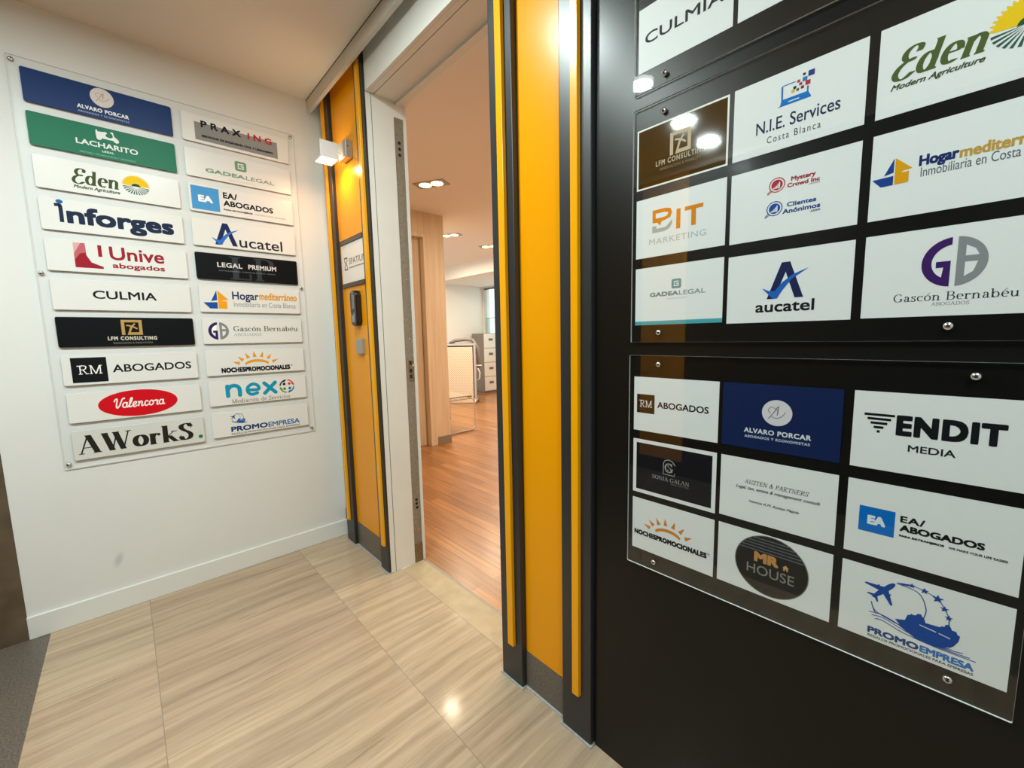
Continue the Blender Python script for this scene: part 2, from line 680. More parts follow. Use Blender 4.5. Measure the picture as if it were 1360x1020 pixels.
SERIF = {
    'A': (.78, '/ .08 0 .37 1;\\ .37 1 .66 0;_ .18 .56 .33;_ 0 .2 0;_ .5 .8 0'),
    'B': (.7, '| .15 0 1;_ 0 .15 0;_ 0 .15 1;c .15 .98 .4 .98 .54 .9 .56 .76 .5 .6 .35 .53 .15 .53;c .35 .53 .55 .46 .62 .28 .54 .08 .38 .02 .15 .02'),
    'D': (.77, '| .15 0 1;_ 0 .15 0;_ 0 .15 1;c .15 .98 .42 .98 .6 .85 .67 .5 .6 .15 .42 .02 .15 .02'),
    'E': (.66, '| .15 0 1;_ 0 .56 1;_ .15 .42 .52;_ 0 .6 0;v .56 .75 1;v .6 0 .27;v .42 .42 .62'),
    'G': (.8, 'e .4 .5 .32 .48 50 335;| .66 .08 .38;_ .5 .78 .4;v .64 .7 1'),
    'I': (.34, '| .17 0 1;_ .02 .32 0;_ .02 .32 1'),
    'L': (.6, '| .15 0 1;_ 0 .3 1;_ 0 .55 0;v .55 0 .28'),
    'M': (.98, 'v .14 0 1;\\ .16 1 .48 0;/ .48 0 .8 1;| .82 0 1;_ .04 .24 0;_ .02 .18 1;_ .7 .96 0;_ .8 .96 1'),
    'N': (.82, 'v .14 0 1;\\ .14 1 .66 0;v .68 0 1;_ .04 .24 0;_ .02 .16 1;_ .56 .78 1'),
    'O': (.8, 'e .4 .5 .32 .48 0 360'),
    'P': (.64, '| .15 0 1;_ .02 .3 0;_ 0 .15 1;c .15 .98 .4 .98 .55 .9 .57 .75 .5 .58 .38 .5 .15 .5'),
    'R': (.74, '| .15 0 1;_ .02 .3 0;_ 0 .15 1;c .15 .98 .4 .98 .55 .9 .57 .75 .5 .6 .38 .52 .15 .52;\\ .34 .52 .6 0;_ .52 .74 0'),
    'S': (.58, 'c .5 .78 .42 .95 .28 .98 .12 .9 .1 .74 .2 .6 .38 .46 .48 .3 .43 .1 .27 .02 .12 .06 .06 .24;v .51 .7 1;v .05 0 .3'),
    'T': (.7, '| .35 0 1;_ .2 .5 0;_ .04 .66 1;v .05 .74 1;v .65 .74 1'),
    'U': (.76, '| .15 .3 1;_ 0 .3 1;c .15 .35 .2 .1 .38 .02 .56 .1 .62 .35;v .62 .35 1;_ .52 .72 1'),
    'W': (1.1, '\\ .12 1 .36 0;/ .36 0 .58 1;\\ .52 1 .76 0;/ .76 0 1 1;_ 0 .26 1;_ .4 .66 1;_ .88 1.1 1'),
    '&': (.82, 'c .7 .45 .62 .2 .42 .03 .2 .03 .09 .2 .16 .42 .38 .62 .44 .82 .35 .97 .24 .9 .24 .74 .36 .5 .56 .2 .78 .02'),
    'a': (.54, 'o .14 .5 .05;c .12 .52 .2 .64 .31 .63 .39 .5;| .39 .1 .5;c .39 .38 .2 .34 .1 .18 .16 .03 .27 .03 .39 .14;c .38 .1 .43 .02 .53 .05'),
    'b': (.62, '| .12 0 1;_ .0 .12 1;e .33 .33 .2 .31 0 360'),
    'c': (.5, 'e .28 .33 .21 .31 60 310;o .42 .52 .06'),
    'd': (.64, 'e .28 .33 .2 .31 0 360;| .47 0 1;_ .34 .47 1;_ .47 .62 0'),
    'e': (.53, 'e .28 .33 .2 .31 5 310;_ .08 .48 .36'),
    'g': (.58, 'e .27 .42 .17 .22 0 360;c .16 .24 .1 .1 .2 .04 .4 .02 .47 -.1 .4 -.25 .22 -.29 .09 -.22 .08 -.1 .18 0;c .38 .56 .46 .64 .55 .6'),
    'i': (.3, '| .14 0 .64;_ .0 .14 .64;_ .02 .27 0;o .14 .88 .075'),
    'k': (.68, '| .14 0 1;_ 0 .14 1;_ .02 .28 0;/ .14 .25 .5 .64;\\ .28 .38 .55 0;_ .38 .62 .64;_ .44 .7 0'),
    'l': (.3, '| .14 0 1;_ 0 .14 1;_ .02 .27 0'),
    'n': (.66, '| .13 0 .64;_ 0 .13 .64;_ .02 .26 0;c .13 .42 .24 .6 .37 .62 .48 .5;| .48 0 .5;_ .36 .62 0'),
    'o': (.58, 'e .29 .33 .21 .31 0 360'),
    'r': (.48, '| .14 0 .64;_ 0 .14 .64;_ .02 .29 0;c .14 .42 .22 .58 .36 .62;o .39 .55 .075'),
    's': (.44, 'c .36 .5 .3 .62 .2 .63 .1 .56 .11 .46 .22 .37 .33 .28 .36 .15 .29 .03 .18 .02 .07 .14;v .37 .48 .65;v .05 0 .18'),
    't': (.4, '| .17 .12 .82;_ .03 .34 .64;c .17 .14 .22 .02 .36 .07'),
    'u': (.66, '| .13 .16 .64;_ 0 .13 .64;c .13 .2 .19 .03 .31 .02 .47 .18;| .48 0 .64;_ .36 .48 .64;_ .48 .62 0'),
    'v': (.58, '\\ .1 .64 .3 0;/ .3 0 .48 .64;_ 0 .2 .64;_ .4 .58 .64'),
    '.': (.26, 'o .12 .07 .085'),
    ' ': (.3, ''),
    # one big rounded capital used on the sunburst signs
    'Ɛ': (.66, 'c .6 .8 .62 .97 .48 1.05 .3 1 .2 .83 .26 .64 .44 .56 .5 .62 .34 .58 .14 .42 .08 .2 .2 .02 .42 .0 .62 .16'),
    'ó': (.58, 'e .29 .33 .21 .31 0 360;/ .26 .74 .44 .98'),
    'é': (.53, 'e .28 .33 .2 .31 5 310;_ .08 .48 .36;/ .24 .74 .42 .98'),
}
SCRIPT = {
    'V': (.78, 'c .0 .66 .08 .88 .2 .96 .28 .84 .26 .5 .28 .14 .38 .02 .54 .2 .66 .56 .74 .86 .9 1 .98 .9'),
    'a': (.56, 'e .24 .27 .2 .25 0 360;c .44 .54 .43 .25 .46 .06 .56 .03 .62 .12'),
    'l': (.34, 'c -.02 .1 .14 .36 .28 .76 .26 .96 .15 .9 .1 .5 .12 .12 .22 .02 .34 .12'),
    'e': (.46, 'c -.02 .12 .16 .22 .34 .36 .34 .5 .22 .53 .09 .42 .06 .2 .16 .03 .32 .03 .48 .16'),
    'n': (.62, 'c .02 .44 .1 .52 .14 .42 .12 .02;c .13 .24 .26 .48 .4 .5 .44 .36 .43 .12 .5 .02 .62 .12'),
    'c': (.44, 'c .36 .42 .28 .53 .14 .48 .06 .3 .1 .1 .22 .02 .36 .06 .46 .16'),
    'o': (.5, 'e .24 .27 .2 .25 0 360;c .3 .5 .42 .42 .54 .46'),
    'r': (.44, 'c .0 .42 .1 .54 .14 .46 .2 .44 .34 .48 .32 .3 .3 .1 .36 .02 .46 .1'),
    ' ': (.3, ''),
}


def glyph(cmds, a, b):
    polys = []
    for c in cmds.split(';'):
        c = c.strip()
        if not c:
            continue
        k, *r = c.split()
        r = [float(t) for t in r]
        if k == '|':
            polys.append([(r[0] - a, r[1]), (r[0] + a, r[1]), (r[0] + a, r[2]), (r[0] - a, r[2])])
        elif k == 'v':
            polys.append([(r[0] - b, r[1]), (r[0] + b, r[1]), (r[0] + b, r[2]), (r[0] - b, r[2])])
        elif k == '_':
            y = r[2]
            y0, y1 = (0, 2 * b) if y == 0 else ((y - 2 * b, y) if y in (1, .64) else (y - b, y + b))
            polys.append([(r[0], y0), (r[1], y0), (r[1], y1), (r[0], y1)])
        elif k in '/\\':
            h = a if k == '\\' else b * 1.3
            polys.append([(r[0] - h, r[1]), (r[0] + h, r[1]), (r[2] + h, r[3]), (r[2] - h, r[3])])
        elif k == 'o':
            polys.append(arc(r[0], r[1], r[2], r[2], 0, 360, 14)[:-1])
        elif k == 'e':
            ea, eb = r[2], r[3]
            polys += nib(arc(r[0], r[1], ea, eb, r[4], r[5], 26), a, b)
        elif k == 'c':
            polys += nib(spline([(r[i], r[i + 1]) for i in range(0, len(r), 2)], 6), a, b)
    return polys


_tmp = {}


def sans(s, spacing=0.0):
    """outline of a word in the built-in typeface, as verts and faces"""
    key = (s, spacing)
    if key in _tmp:
        return _tmp[key]
    cu = bpy.data.curves.new('word', 'FONT')
    cu.body = s
    cu.resolution_u = 4
    cu.space_character = 1 + spacing
    o = bpy.data.objects.new('word', cu)
    C.objects.link(o)
    dg = bpy.context.evaluated_depsgraph_get()
    dg.update()
    me = bpy.data.meshes.new_from_object(o.evaluated_get(dg))
    vs = [(v.co.x, v.co.y) for v in me.vertices]
    fs = [tuple(p.vertices) for p in me.polygons]
    bpy.data.meshes.remove(me)
    bpy.data.objects.remove(o)
    bpy.data.curves.remove(cu)
    _tmp[key] = (vs, fs)
    return vs, fs


CAP = max(v[1] for v in sans('H')[0])


def serif(s, a, b, table=SERIF, gap=0.04):
    vs, fs = [], []
    x = 0
    for ch in s:
        adv, cmds = table[ch]
        for p in glyph(cmds, a, b):
            o = len(vs)
            vs += [(q[0] + x, q[1]) for q in p]
            fs.append(tuple(range(o, o + len(p))))
        x += adv + gap
    return vs, fs


class Print:
    """flat ink on the face of a plate or card, in millimetres from its centre"""

    def __init__(s, top):
        s.v, s.f, s.mi, s.mats = [], [], [], []
        s.top = top
        s.k = 0

    def _put(s, vs, fs, m, dz=0.0, step=True):
        if step:
            s.k += 1                       # shapes lie a hair apart, in the order they are laid down
        dz += s.k * 0.0000015
        m = ink(m)
        if m not in s.mats:
            s.mats.append(m)
        i = s.mats.index(m)
        o = len(s.v)
        s.v += [(x * .001, y * .001, s.top + dz) for x, y in vs]
        for f in fs:
            # faces look outwards
            a = 0
            for j in range(len(f)):
                p, q = vs[f[j]], vs[f[(j + 1) % len(f)]]
                a += p[0] * q[1] - q[0] * p[1]
            s.f.append([t + o for t in (f if a >= 0 else tuple(reversed(f)))])
            s.mi.append(i)
        return s

    def text(s, t, x0, x1, y, h, m, bold=0.0, face='sans', shear=0.0, a=.07, b=.018, spacing=0.0, slope=0.0):
        if face == 'sans':
            vs, fs = sans(t, spacing)
            vs = [(p[0], p[1] / CAP) for p in vs]
        else:
            vs, fs = serif(t, a, b, SCRIPT if face == 'script' else SERIF)
        vs = [(p[0] * h + shear * p[1] * h, p[1] * h) for p in vs]
        lo, hi = min(p[0] for p in vs), max(p[0] for p in vs)
        k = (x1 - x0 - 2 * bold) / (hi - lo)
        sy = (h - 2 * bold) / h if bold else 1
        vs = [(x0 + bold + (p[0] - lo) * k, y + bold + p[1] * sy) for p in vs]
        if slope:
            vs = [(p[0], p[1] + slope * (p[0] - x0)) for p in vs]
        if face == 'sans':
            s._put(vs, fs, m)
        else:
            for j, f in enumerate(fs):          # overlapping pen strokes lie a hair apart
                s._put([vs[i] for i in f], [tuple(range(len(f)))], m, (j % 60) * 0.000001, False)
        if bold:
            for j in range(8):
                dx, dy = bold * (1, .9, 0, -.9, -1, -.9, 0, .9)[j], bold * (0, .9, 1, .9, 0, -.9, -1, -.9)[j]
                s._put([(p[0] + dx, p[1] + dy) for p in vs], fs, m, -0.000003 * (j + 1), False)
        return s

    def poly(s, pts, m, dz=0.0, holes=()):
        loops = [[Vector((p[0], p[1], 0)) for p in l] for l in (pts, *holes)]
        flat = [(p.x, p.y) for l in loops for p in l]
        return s._put(flat, [tuple(t) for t in tessellate_polygon(loops)], m, dz)

    def rect(s, x0, x1, y0, y1, m, dz=0.0, r=0):
        return s.poly(rrect(x0, x1, y0, y1, r), m, dz)

    def disc(s, cx, cy, rx, m, ry=None, dz=0.0, n=40):
        return s.poly(arc(cx, cy, rx, ry or rx, 0, 360, n)[:-1], m, dz)

    def line(s, pts, wd, m, dz=0.0, smooth=True, wd2=None, cap=False):
        if smooth:
            pts = spline(pts, 7)
        s.k += 1
        for q in nib(pts, wd / 2, (wd2 or wd) / 2):
            s._put(q, [(0, 1, 2, 3)], m, dz, False)
        if cap:
            for p in (pts[0], pts[-1]):
                s.disc(p[0], p[1], wd / 2, m, (wd2 or wd) / 2, dz, 14)
        return s

    def band(s, cx, cy, rx, ry, wd, a0, a1, m, dz=0.0):
        s.k += 1
        for q in nib(arc(cx, cy, rx, ry, a0, a1, 30), wd / 2, wd / 2):
            s._put(q, [(0, 1, 2, 3)], m, dz, False)
        return s

    def frame(s, x0, x1, y0, y1, t, m, dz=0.0):
        return s.poly(rrect(x0, x1, y0, y1), m, dz, [list(reversed(rrect(x0 + t, x1 - t, y0 + t, y1 - t)))])

    def build(s, name, parent, label=None):
        me = bpy.data.meshes.new(name)
        me.from_pydata(s.v, [], s.f)
        for m in s.mats:
            me.materials.append(M[m])
        for p, i in zip(me.polygons, s.mi):
            p.material_index = i
        me.update()
        o = bpy.data.objects.new(name, me)
        C.objects.link(o)
        o.parent = parent
        if label:
            o['label'] = label
        return o


# ================================================================== SETTING
WX = -2.745          # side wall
WY = 0.985           # entrance wall
CZ = 2.712           # foyer ceiling
DH = 2.512           # door head
OC = 2.74            # office ceiling

struct('floor', MB().box(-2.9, 1.7, -0.357, 1.045, -0.1, 0, 'striated_marble'))
struct('floor_landing', MB().box(-2.9, 1.7, -1.8, -0.357, -0.1, 0, 'granite_dark'))
struct('floor_office', MB().box(-9.0, 1.7, 1.19, 7.2, -0.1, -0.004, 'oak_parquet'))
struct('trim_1', MB().box(-2.082, -1.135, 1.045, 1.185, -0.06, 0.001, 'threshold_stone')
       .box(-2.082, -1.135, 1.185, 1.205, -0.06, -0.001, 'strike_metal'))
struct('wall_left', MB().box(WX - 0.15, WX, -0.42, 1.19, 0, 2.95, 'wall_paint'))
struct('wall_stone', MB().box(WX - 0.16, WX + 0.004, -1.8, -0.421, 0, 2.95, 'stone_cladding'))
struct('baseboard_left', MB().box(WX, WX + 0.012, -0.421, 1.004, 0, 0.104, 'skirting_paint'), bevel=0.003)
struct('ceiling', MB().box(-2.9, 1.7, -1.65, 0.926, CZ, CZ + 0.12, 'ceiling_paint'))
struct('trim_2', MB().box(WX, 1.6, 0.926, 0.946, 2.64, CZ + 0.13, 'trim_paint')
       .box(WX, 1.6, 0.9255, 0.926, CZ - 0.006, CZ, 'gap_dark'))
struct('trim_3', MB().box(-2.9, 1.7, 0.93, 1.19, 2.93, 2.95, 'gap_dark'))
# entrance wall around the doorway
wf = MB()
wf.box(WX, -2.0985, 1.004, 1.19, 0, 2.95, 'wall_paint')
wf.box(-1.119, -0.70, 1.004, 1.19, 0, 2.95, 'wall_paint')
wf.box(-2.083, -1.133, 1.02, 1.19, DH + 0.03, 2.95, 'wall_paint')
struct('wall_entrance', wf)
struct('wall_black', MB().box(-0.713, 1.7, 0.99, 1.19, 0, 2.95, 'black_laminate'))
# white door head and lining
hd = MB()
hd.box(-2.083, -1.133, 0.985, 1.0, DH, 2.93, 'white_lacquer')
hd.box(-2.083, -1.133, 1.002, 1.028, DH + 0.001, DH + 0.03, 'white_lacquer')
hd.box(-2.083, -1.133, 1.031, 1.142, DH, DH + 0.03, 'white_lacquer')
hd.box(-2.083, -1.133, 1.142, 1.15, DH - 0.014, DH + 0.03, 'white_lacquer')
hd.box(-2.083, -1.133, 1.15, 1.19, DH - 0.004, DH + 0.03, 'white_lacquer')
struct('trim_4', hd)
jb = MB()
jb.box(-2.098, -2.084, 0.986, 1.0125, 0.001, DH, 'white_lacquer')
jb.box(-2.098, -2.088, 1.0125, 1.0165, 0.001, DH, 'gap_dark')
jb.box(-2.098, -2.083, 1.0165, 1.134, 0.001, DH, 'white_lacquer')
jb.box(-2.098, -2.083, 1.134, 1.19, 2.44, DH, 'white_lacquer')
jb.box(-2.098, -2.082, 1.188, 1.204, 0.0, DH, 'white_lacquer')
jb.box(-2.098, -2.083, 1.134, 1.188, 0.0, 0.11, 'brass_worn')
struct('trim_5', jb)
struct('trim_6', MB().box(-1.133, -1.12, 0.99, 1.204, 0.0, DH, 'white_lacquer'))

# strike channel set into the left jamb
st = tag(empty('strike_channel', (-2.09, 1.161, 1.2)), 'grey metal lock strip with screw holes let into the white door jamb', 'lock strip')
MB().box(0.000, 0.003, -0.026, 0.027, -1.09, 1.24, 'strike_metal').build('strip', st)
for z, y in ((2.32, 0), (2.29, 0.001), (2.26, 0), (0.375, 0.002), (0.352, 0.002), (0.328, 0.004)):
    MB().cyl((0.0029, y, z - 1.2), (0.0034, y, z - 1.2), 0.0085, 'dark_hole').build('screw_hole', st)
MB().box(0.003, 0.0042, -0.008, 0.026, -0.14, -0.02, 'brass_worn').build('latch_plate', st)
for z in (-0.12, -0.088, -0.045):
    MB().box(0.0042, 0.0046, -0.002, 0.012, z, z + 0.02, 'dark_hole').build('latch_slot', st)
MB().box(0.003, 0.010, 0.012, 0.024, -0.055, -0.04, 'steel').build('latch_tongue', st, bevel=0.001)
for z in (-1.0, -0.86, -0.55, -0.28, 0.1, 0.42, 0.8, 1.05):
    MB().cyl((0.003, 0.006, z), (0.0037, 0.006, z), 0.0035, 'steel').build('screw', st)

# rest of the landing, seen only as reflections in the glossy panels
struct('wall_back', MB().box(-2.9, 1.7, -1.8, -1.65, 0, 2.95, 'black_laminate'))
struct('wall_right', MB().box(1.6, 1.75, -1.8, 1.19, 0, 2.95, 'wall_paint'))
struct('trim_7', MB().box(WX, 1.6, -1.61, -1.59, 2.64, CZ + 0.1, 'trim_paint'))
yp = MB().box(-2.08, -1.66, -1.65, -1.635, 0.14, 2.9, 'yellow_panel').build('yellow_wall_panel')
tag(yp, 'yellow wall panel across the landing seen only as a reflection in the acrylic', 'wall panel')

# office shell
ow = MB()
ow.box(-8.15, -7.98, 1.0, 6.6, -0.1, 3.0, 'office_wall')
struct('wall_office_left', ow)
wb = MB()
wb.box(-9.0, -7.93, 6.5, 6.65, -0.1, 3.0, 'office_wall')
wb.box(-7.93, -5.2, 6.5, 6.65, -0.1, 0.9, 'office_wall')
wb.box(-7.93, -5.2, 6.5, 6.65, 2.46, 3.0, 'office_wall')
wb.box(-5.2, 1.7, 6.5, 6.65, -0.1, 3.0, 'office_wall')
struct('wall_office_back', wb)
struct('wall_office_right', MB().box(0.6, 0.75, 1.19, 6.6, -0.1, 3.0, 'office_wall'))
struct('wall_office_front', MB().box(-4.6, -2.0985, 1.192, 1.203, -0.1, 3.0, 'office_wall')
       .box(-1.119, 1.0, 1.192, 1.203, -0.1, 3.0, 'office_wall').box(-2.083, -1.133, 1.192, 1.204, DH, 3.0, 'office_wall'))
struct('ceiling_office', MB().box(-9.0, 1.7, 1.66, 7.0, OC, OC + 0.1, 'office_ceiling')
       .box(-9.0, 1.7, 1.19, 1.66, OC - 0.07, OC + 0.1, 'office_ceiling'))
struct('trim_8', MB().box(-7.98, 0.6, 5.06, 6.5, 2.49, OC + 0.02, 'office_ceiling'))
win = MB().box(-7.93, -7.915, 6.49, 6.56, 0.9, 2.46, 'glazing_bar').box(-5.24, -5.2, 6.49, 6.56, 0.9, 2.46, 'window_frame')
win.box(-7.93, -5.2, 6.49, 6.56, 2.43, 2.46, 'window_frame').box(-7.93, -5.2, 6.49, 6.56, 0.9, 0.93, 'window_frame')
wo = struct('window_1', win)
MB().box(-7.915, -5.24, 6.52, 6.53, 0.93, 2.43, 'window_glass').build('window_pane', wo)
MB().box(-7.915, -5.24, 6.53, 6.545, 1.75, 1.765, 'glazing_bar').box(-7.915, -5.24, 6.531, 6.54, 0.93, 1.75, 'frosted').build('frosted_strip', wo)
# timber clad core with a door
wc = MB()
wc.box(-4.9, -4.412, 1.192, 2.64, -0.05, OC, 'light_veneer')
wc.box(-4.9, -4.32, 1.192, 2.735, 2.49, OC, 'light_veneer')
wc.box(-4.9, -4.32, 2.735, 2.93, -0.05, OC, 'light_veneer')
struct('wall_timber', wc)
struct('trim_9', MB().box(-4.415, -4.305, 2.64, 2.735, -0.004, 2.50, 'light_veneer').box(-4.415, -4.305, 1.6, 2.64, 2.455, 2.50, 'light_veneer'), bevel=0.003)
struct('door_1', MB().box(-4.412, -4.39, 1.7, 2.63, 0.0, 2.455, 'light_veneer'))
struct('baseboard_office', MB().box(-4.32, -4.305, 2.737, 2.935, -0.004, 0.09, 'skirting_brown'))

# ================================================================== PILASTERS AND PANELS
def pilaster(x0, x1, bar0, bar1, label, barlabel):
    t = tag(empty('black_pilaster', ((x0 + x1) / 2, 1.0, 0)), label, 'pilaster', 'black pilasters beside the doorway')
    cx = (x0 + x1) / 2
    top = 2.925
    MB().box(x0 - cx, x1 - cx, -0.027, 0.004, 0.002, top, 'post_metal').build('post', t, bevel=0.003)
    pts = [(bar0 - cx, -0.028), (bar0 - cx + 0.002, -0.041), (bar1 - cx - 0.002, -0.041), (bar1 - cx, -0.028)]
    b = MB()
    b.prism([(p[0], p[1]) for p in pts], 0.155, top, 'yellow_bar')
    b.build('yellow_bar', t, bevel=0.0015)
    MB().box(x0 - cx - 0.006, x1 - cx + 0.006, -0.034, 0.0, 0, 0.004, 'grout').build('sealant', t)
    return t


pilaster(-2.668, -2.548, -2.626, -2.592, 'black pilaster with yellow bar in the corner beside the white wall', None)
pilaster(-2.184, -2.086, -2.142, -2.106, 'black pilaster with yellow bar touching the left white door jamb', None)
pilaster(-1.135, -1.025, -1.089, -1.056, 'black pilaster with yellow bar at the right side of the doorway', None)
pilaster(-0.832, -0.717, -0.782, -0.753, 'black pilaster with yellow bar bordering the black wall', None)


def ypanel(x0, x1, z0, label, plinth_label, parts):
    o = MB().box(x0, x1, 0.996, 1.004, z0, 2.925, 'yellow_panel').build('yellow_wall_panel')
    tag(o, label, 'wall panel', 'yellow wall panels')
    p = MB().box(x0, x1, 0.994, 1.004, 0.003, z0 - 0.002, 'granite_dark').box(x0, x1, 0.985, 1.0, 0, 0.003, 'grout').build('granite_plinth')
    tag(p, plinth_label, 'plinth', 'granite plinths under the yellow panels')
    return o


yl = ypanel(-2.546, -2.186, 0.152, 'narrow glossy yellow panel carrying the wall lamp and cream sign', 'dark granite plinth below the yellow panel with the wall lamp', 0)
yr = ypanel(-1.024, -0.834, 0.141, 'plain glossy yellow panel between the two pilasters right of the doorway', 'dark granite plinth below the plain yellow panel', 0)
# raised upper half of the left panel
MB().box(-2.545, -2.187, 0.9925, 0.9965, 1.872, 2.92, 'yellow_panel').build('upper_sheet', yl, bevel=0.0008)
pf = MB().box(WX, -2.67, 0.998, 1.004, 0.003, 0.18, 'granite_dark').build('granite_plinth')
tag(pf, 'tiny dark granite plinth in the corner beside the white skirting board', 'plinth', 'granite plinths under the yellow panels')

# ================================================================== OFFICE SIGN
sg = tag(empty('office_sign', M4=FRONT(-2.375, 1.735, 0.996)), 'cream sign with hourglass mark framed by dark strips on the yellow panel', 'sign')
MB().box(-0.15, 0.15, -0.108, 0.108, 0, 0.004, 'sign_cream').build('sign_face', sg)
MB().box(-0.153, 0.153, 0.110, 0.132, 0, 0.009, 'sign_frame').build('frame_strip', sg, bevel=0.001)
MB().box(-0.153, 0.153, -0.132, -0.110, 0, 0.009, 'sign_frame').build('frame_strip', sg, bevel=0.001)
p = Print(0.0044)
p.text('SPATIUM', -46, 178, -8, 33, '#5d4a2c')
p.build('lettering', sg)
p = Print(0.0044)
p.text('INVERSIONES INMOBILIARIAS', -46, 150, -30, 8, '#7a6548', bold=.4)
p.build('tagline', sg)
p = Print(0.0044)
c = '#5d4a2c'
p.line([(-112, 33), (-66, 33)], 7, c, smooth=False).line([(-112, -31), (-66, -31)], 7, c, smooth=False)
p.line([(-108, 33), (-108, 18), (-90, 1), (-70, -17), (-70, -31)], 6, c, smooth=False).line([(-70, 33), (-70, 18), (-90, 1), (-108, -17), (-108, -31)], 6, c, smooth=False)
p.build('emblem', sg)

# ================================================================== WALL LAMP
X0, X1, Y0, Y1, Z0, Z1 = -2.436, -2.332, 0.842, 0.936, 2.252, 2.336
wl = tag(empty('wall_lamp', (-2.36, 0.996, 2.30)), 'small white square wall lamp glowing warm on the yellow panel', 'wall lamp')
o3 = (-2.36, 0.996, 2.30)


def rb(x0, x1, y0, y1, z0, z1, m, mb=None):
    return (mb or MB()).box(x0 - o3[0], x1 - o3[0], y0 - o3[1], y1 - o3[1], z0 - o3[2], z1 - o3[2], m)


rb(X1 - 0.004, X1, Y0, Y1, Z0, Z1, 'lamp_white').build('front_plate', wl, bevel=0.001)
lf = MB()
rb(X0, X1 - 0.004, Y0, Y0 + 0.005, Z0, Z0 + 0.005, 'lamp_white', lf)
rb(X0, X1 - 0.004, Y1 - 0.005, Y1, Z0, Z0 + 0.005, 'lamp_white', lf)
rb(X0, X0 + 0.005, Y0, Y1, Z0, Z0 + 0.005, 'lamp_white', lf)
lf.build('lens_frame', wl)
rb(X0 + 0.005, X1 - 0.005, Y0 + 0.005, Y1 - 0.005, Z0 + 0.001, Z0 + 0.003, 'lit_lens').build('lens', wl)
bulb = MB()
bulb.cyl((X0 + 0.03 - o3[0], 0.889 - o3[1], Z0 + 0.022 - o3[2]), (X1 - 0.03 - o3[0], 0.889 - o3[1], Z0 + 0.022 - o3[2]), 0.010, 'halogen_bulb')
bulb.build('bulb', wl)
rb(-2.375, -2.36, Y1, 0.958, 2.287, 2.297, 'steel').build('arm', wl)
rb(-2.385, -2.285, 0.955, 0.992, 2.262, 2.352, 'lamp_grey').build('bracket', wl, bevel=0.003)
wb_ = MB()
wb_.cyl((-2.284 - o3[0], 0.968 - o3[1], 2.318 - o3[2]), (-2.2835 - o3[0], 0.968 - o3[1], 2.318 - o3[2]), 0.003, 'dark_hole')
wb_.build('screw', wl)
lamp('wall_lamp_beam', 'AREA', (-2.384, 0.889, Z0 - 0.003), 1.75, (1.0, 0.58, 0.28), 0.075)

# ================================================================== INTERCOM AND GREY BOX
dv = tag(empty('access_reader', M4=FRONT(-2.335, 1.475, 0.996)), 'rounded black wall mounted access reader with small screen', 'access reader')
MB().prism(rrect(-0.042, 0.042, -0.098, 0.098, 0.03, 8), 0, 0.032, 'device_black', bev=0.006).build('body', dv, smooth=False)
MB().prism(rrect(-0.026, 0.026, -0.005, 0.075, 0.006), 0.0322, 0.0335, 'device_screen').build('screen', dv)
MB().prism(rrect(-0.020, 0.020, -0.078, -0.024, 0.008), 0.0322, 0.035, 'device_grey').build('keypad', dv)
MB().cyl((0, 0.085, 0.032), (0, 0.085, 0.0335), 0.006, 'steel').build('camera_eye', dv)
MB().cyl((0, -0.03, 0.035), (0, -0.03, 0.0365), 0.009, 'device_black').build('button', dv)
sb = tag(empty('cable_box', M4=FRONT(-2.318, 1.262, 0.996)), 'small grey square box below the black access reader', 'box')
MB().prism(rrect(-0.036, 0.036, -0.042, 0.042, 0.004), 0, 0.02, 'box_grey', bev=0.002).build('cover', sb)
MB().prism(rrect(-0.038, 0.038, -0.044, 0.044, 0.004), -0.0005, 0.004, 'lamp_grey').build('base', sb)

# ================================================================== DIRECTORY BOARD ON THE WHITE WALL
bd = tag(empty('acrylic_board', M4=LEFT(0.298, 1.6145, 0.003)), 'large clear acrylic board screwed to the white wall behind the name plates', 'board')
b = MB()
b.prism(rrect(-0.5415, 0.5415, -0.8755, 0.8755, 0.004), 0, 0.005, 'acrylic_matt', 'acrylic_edge')
b.build('sheet', bd)


def screw(parent, u, v, z, r=0.0075):
    b = MB()
    b.lathe([(0, z + 0.0042), (r * 0.35, z + 0.004), (r * 0.75, z + 0.003), (r, z + 0.0012), (r, z)], 'steel', 18)
    b.lathe([(r * 0.38, z + 0.0043), (r * 0.36, z + 0.0044), (0, z + 0.0044)], 'dark_hole', 6)
    o = b.build('screw', parent, loc=(u, v, 0), smooth=True)
    return o


for v in (2.473 - 1.6145, 1.614 - 1.6145, 0.759 - 1.6145):
    for u in (-0.526, 0.524):
        screw(bd, u, v, 0.005, 0.0085)
for v in (2.473 - 1.6145, 1.614 - 1.6145, 0.759 - 1.6145):
    for u in (-0.526, 0.524):
        MB().cyl((u, v, -0.0028), (u, v, 0), 0.009, 'steel').build('spacer', bd)

PT = 0.0035


def nameplate(row, col, zc, label, base='plate_white', w=488, h=136):
    u = (0.0365, 0.5605)[col]
    t = tag(empty('name_plate', M4=LEFT(u, zc, 0.0082)), label, 'name plate', 'name plates on the wall board')
    MB().prism(rrect(-w / 2000, w / 2000, -h / 2000, h / 2000, 0.007), 0, PT, base, bev=0.0008).build('plate', t)
    return t


def P():
    return Print(PT + 0.0004)


mat('plate_blue', hexc('#0c3069'), 0.4, spec=0.18)
mat('plate_green', hexc('#097151'), 0.4, spec=0.18)
mat('plate_black', hexc('#0b0e11'), 0.4, spec=0.14)

NAVY, WHITE = '#1b2a5c', '#eef0f0'


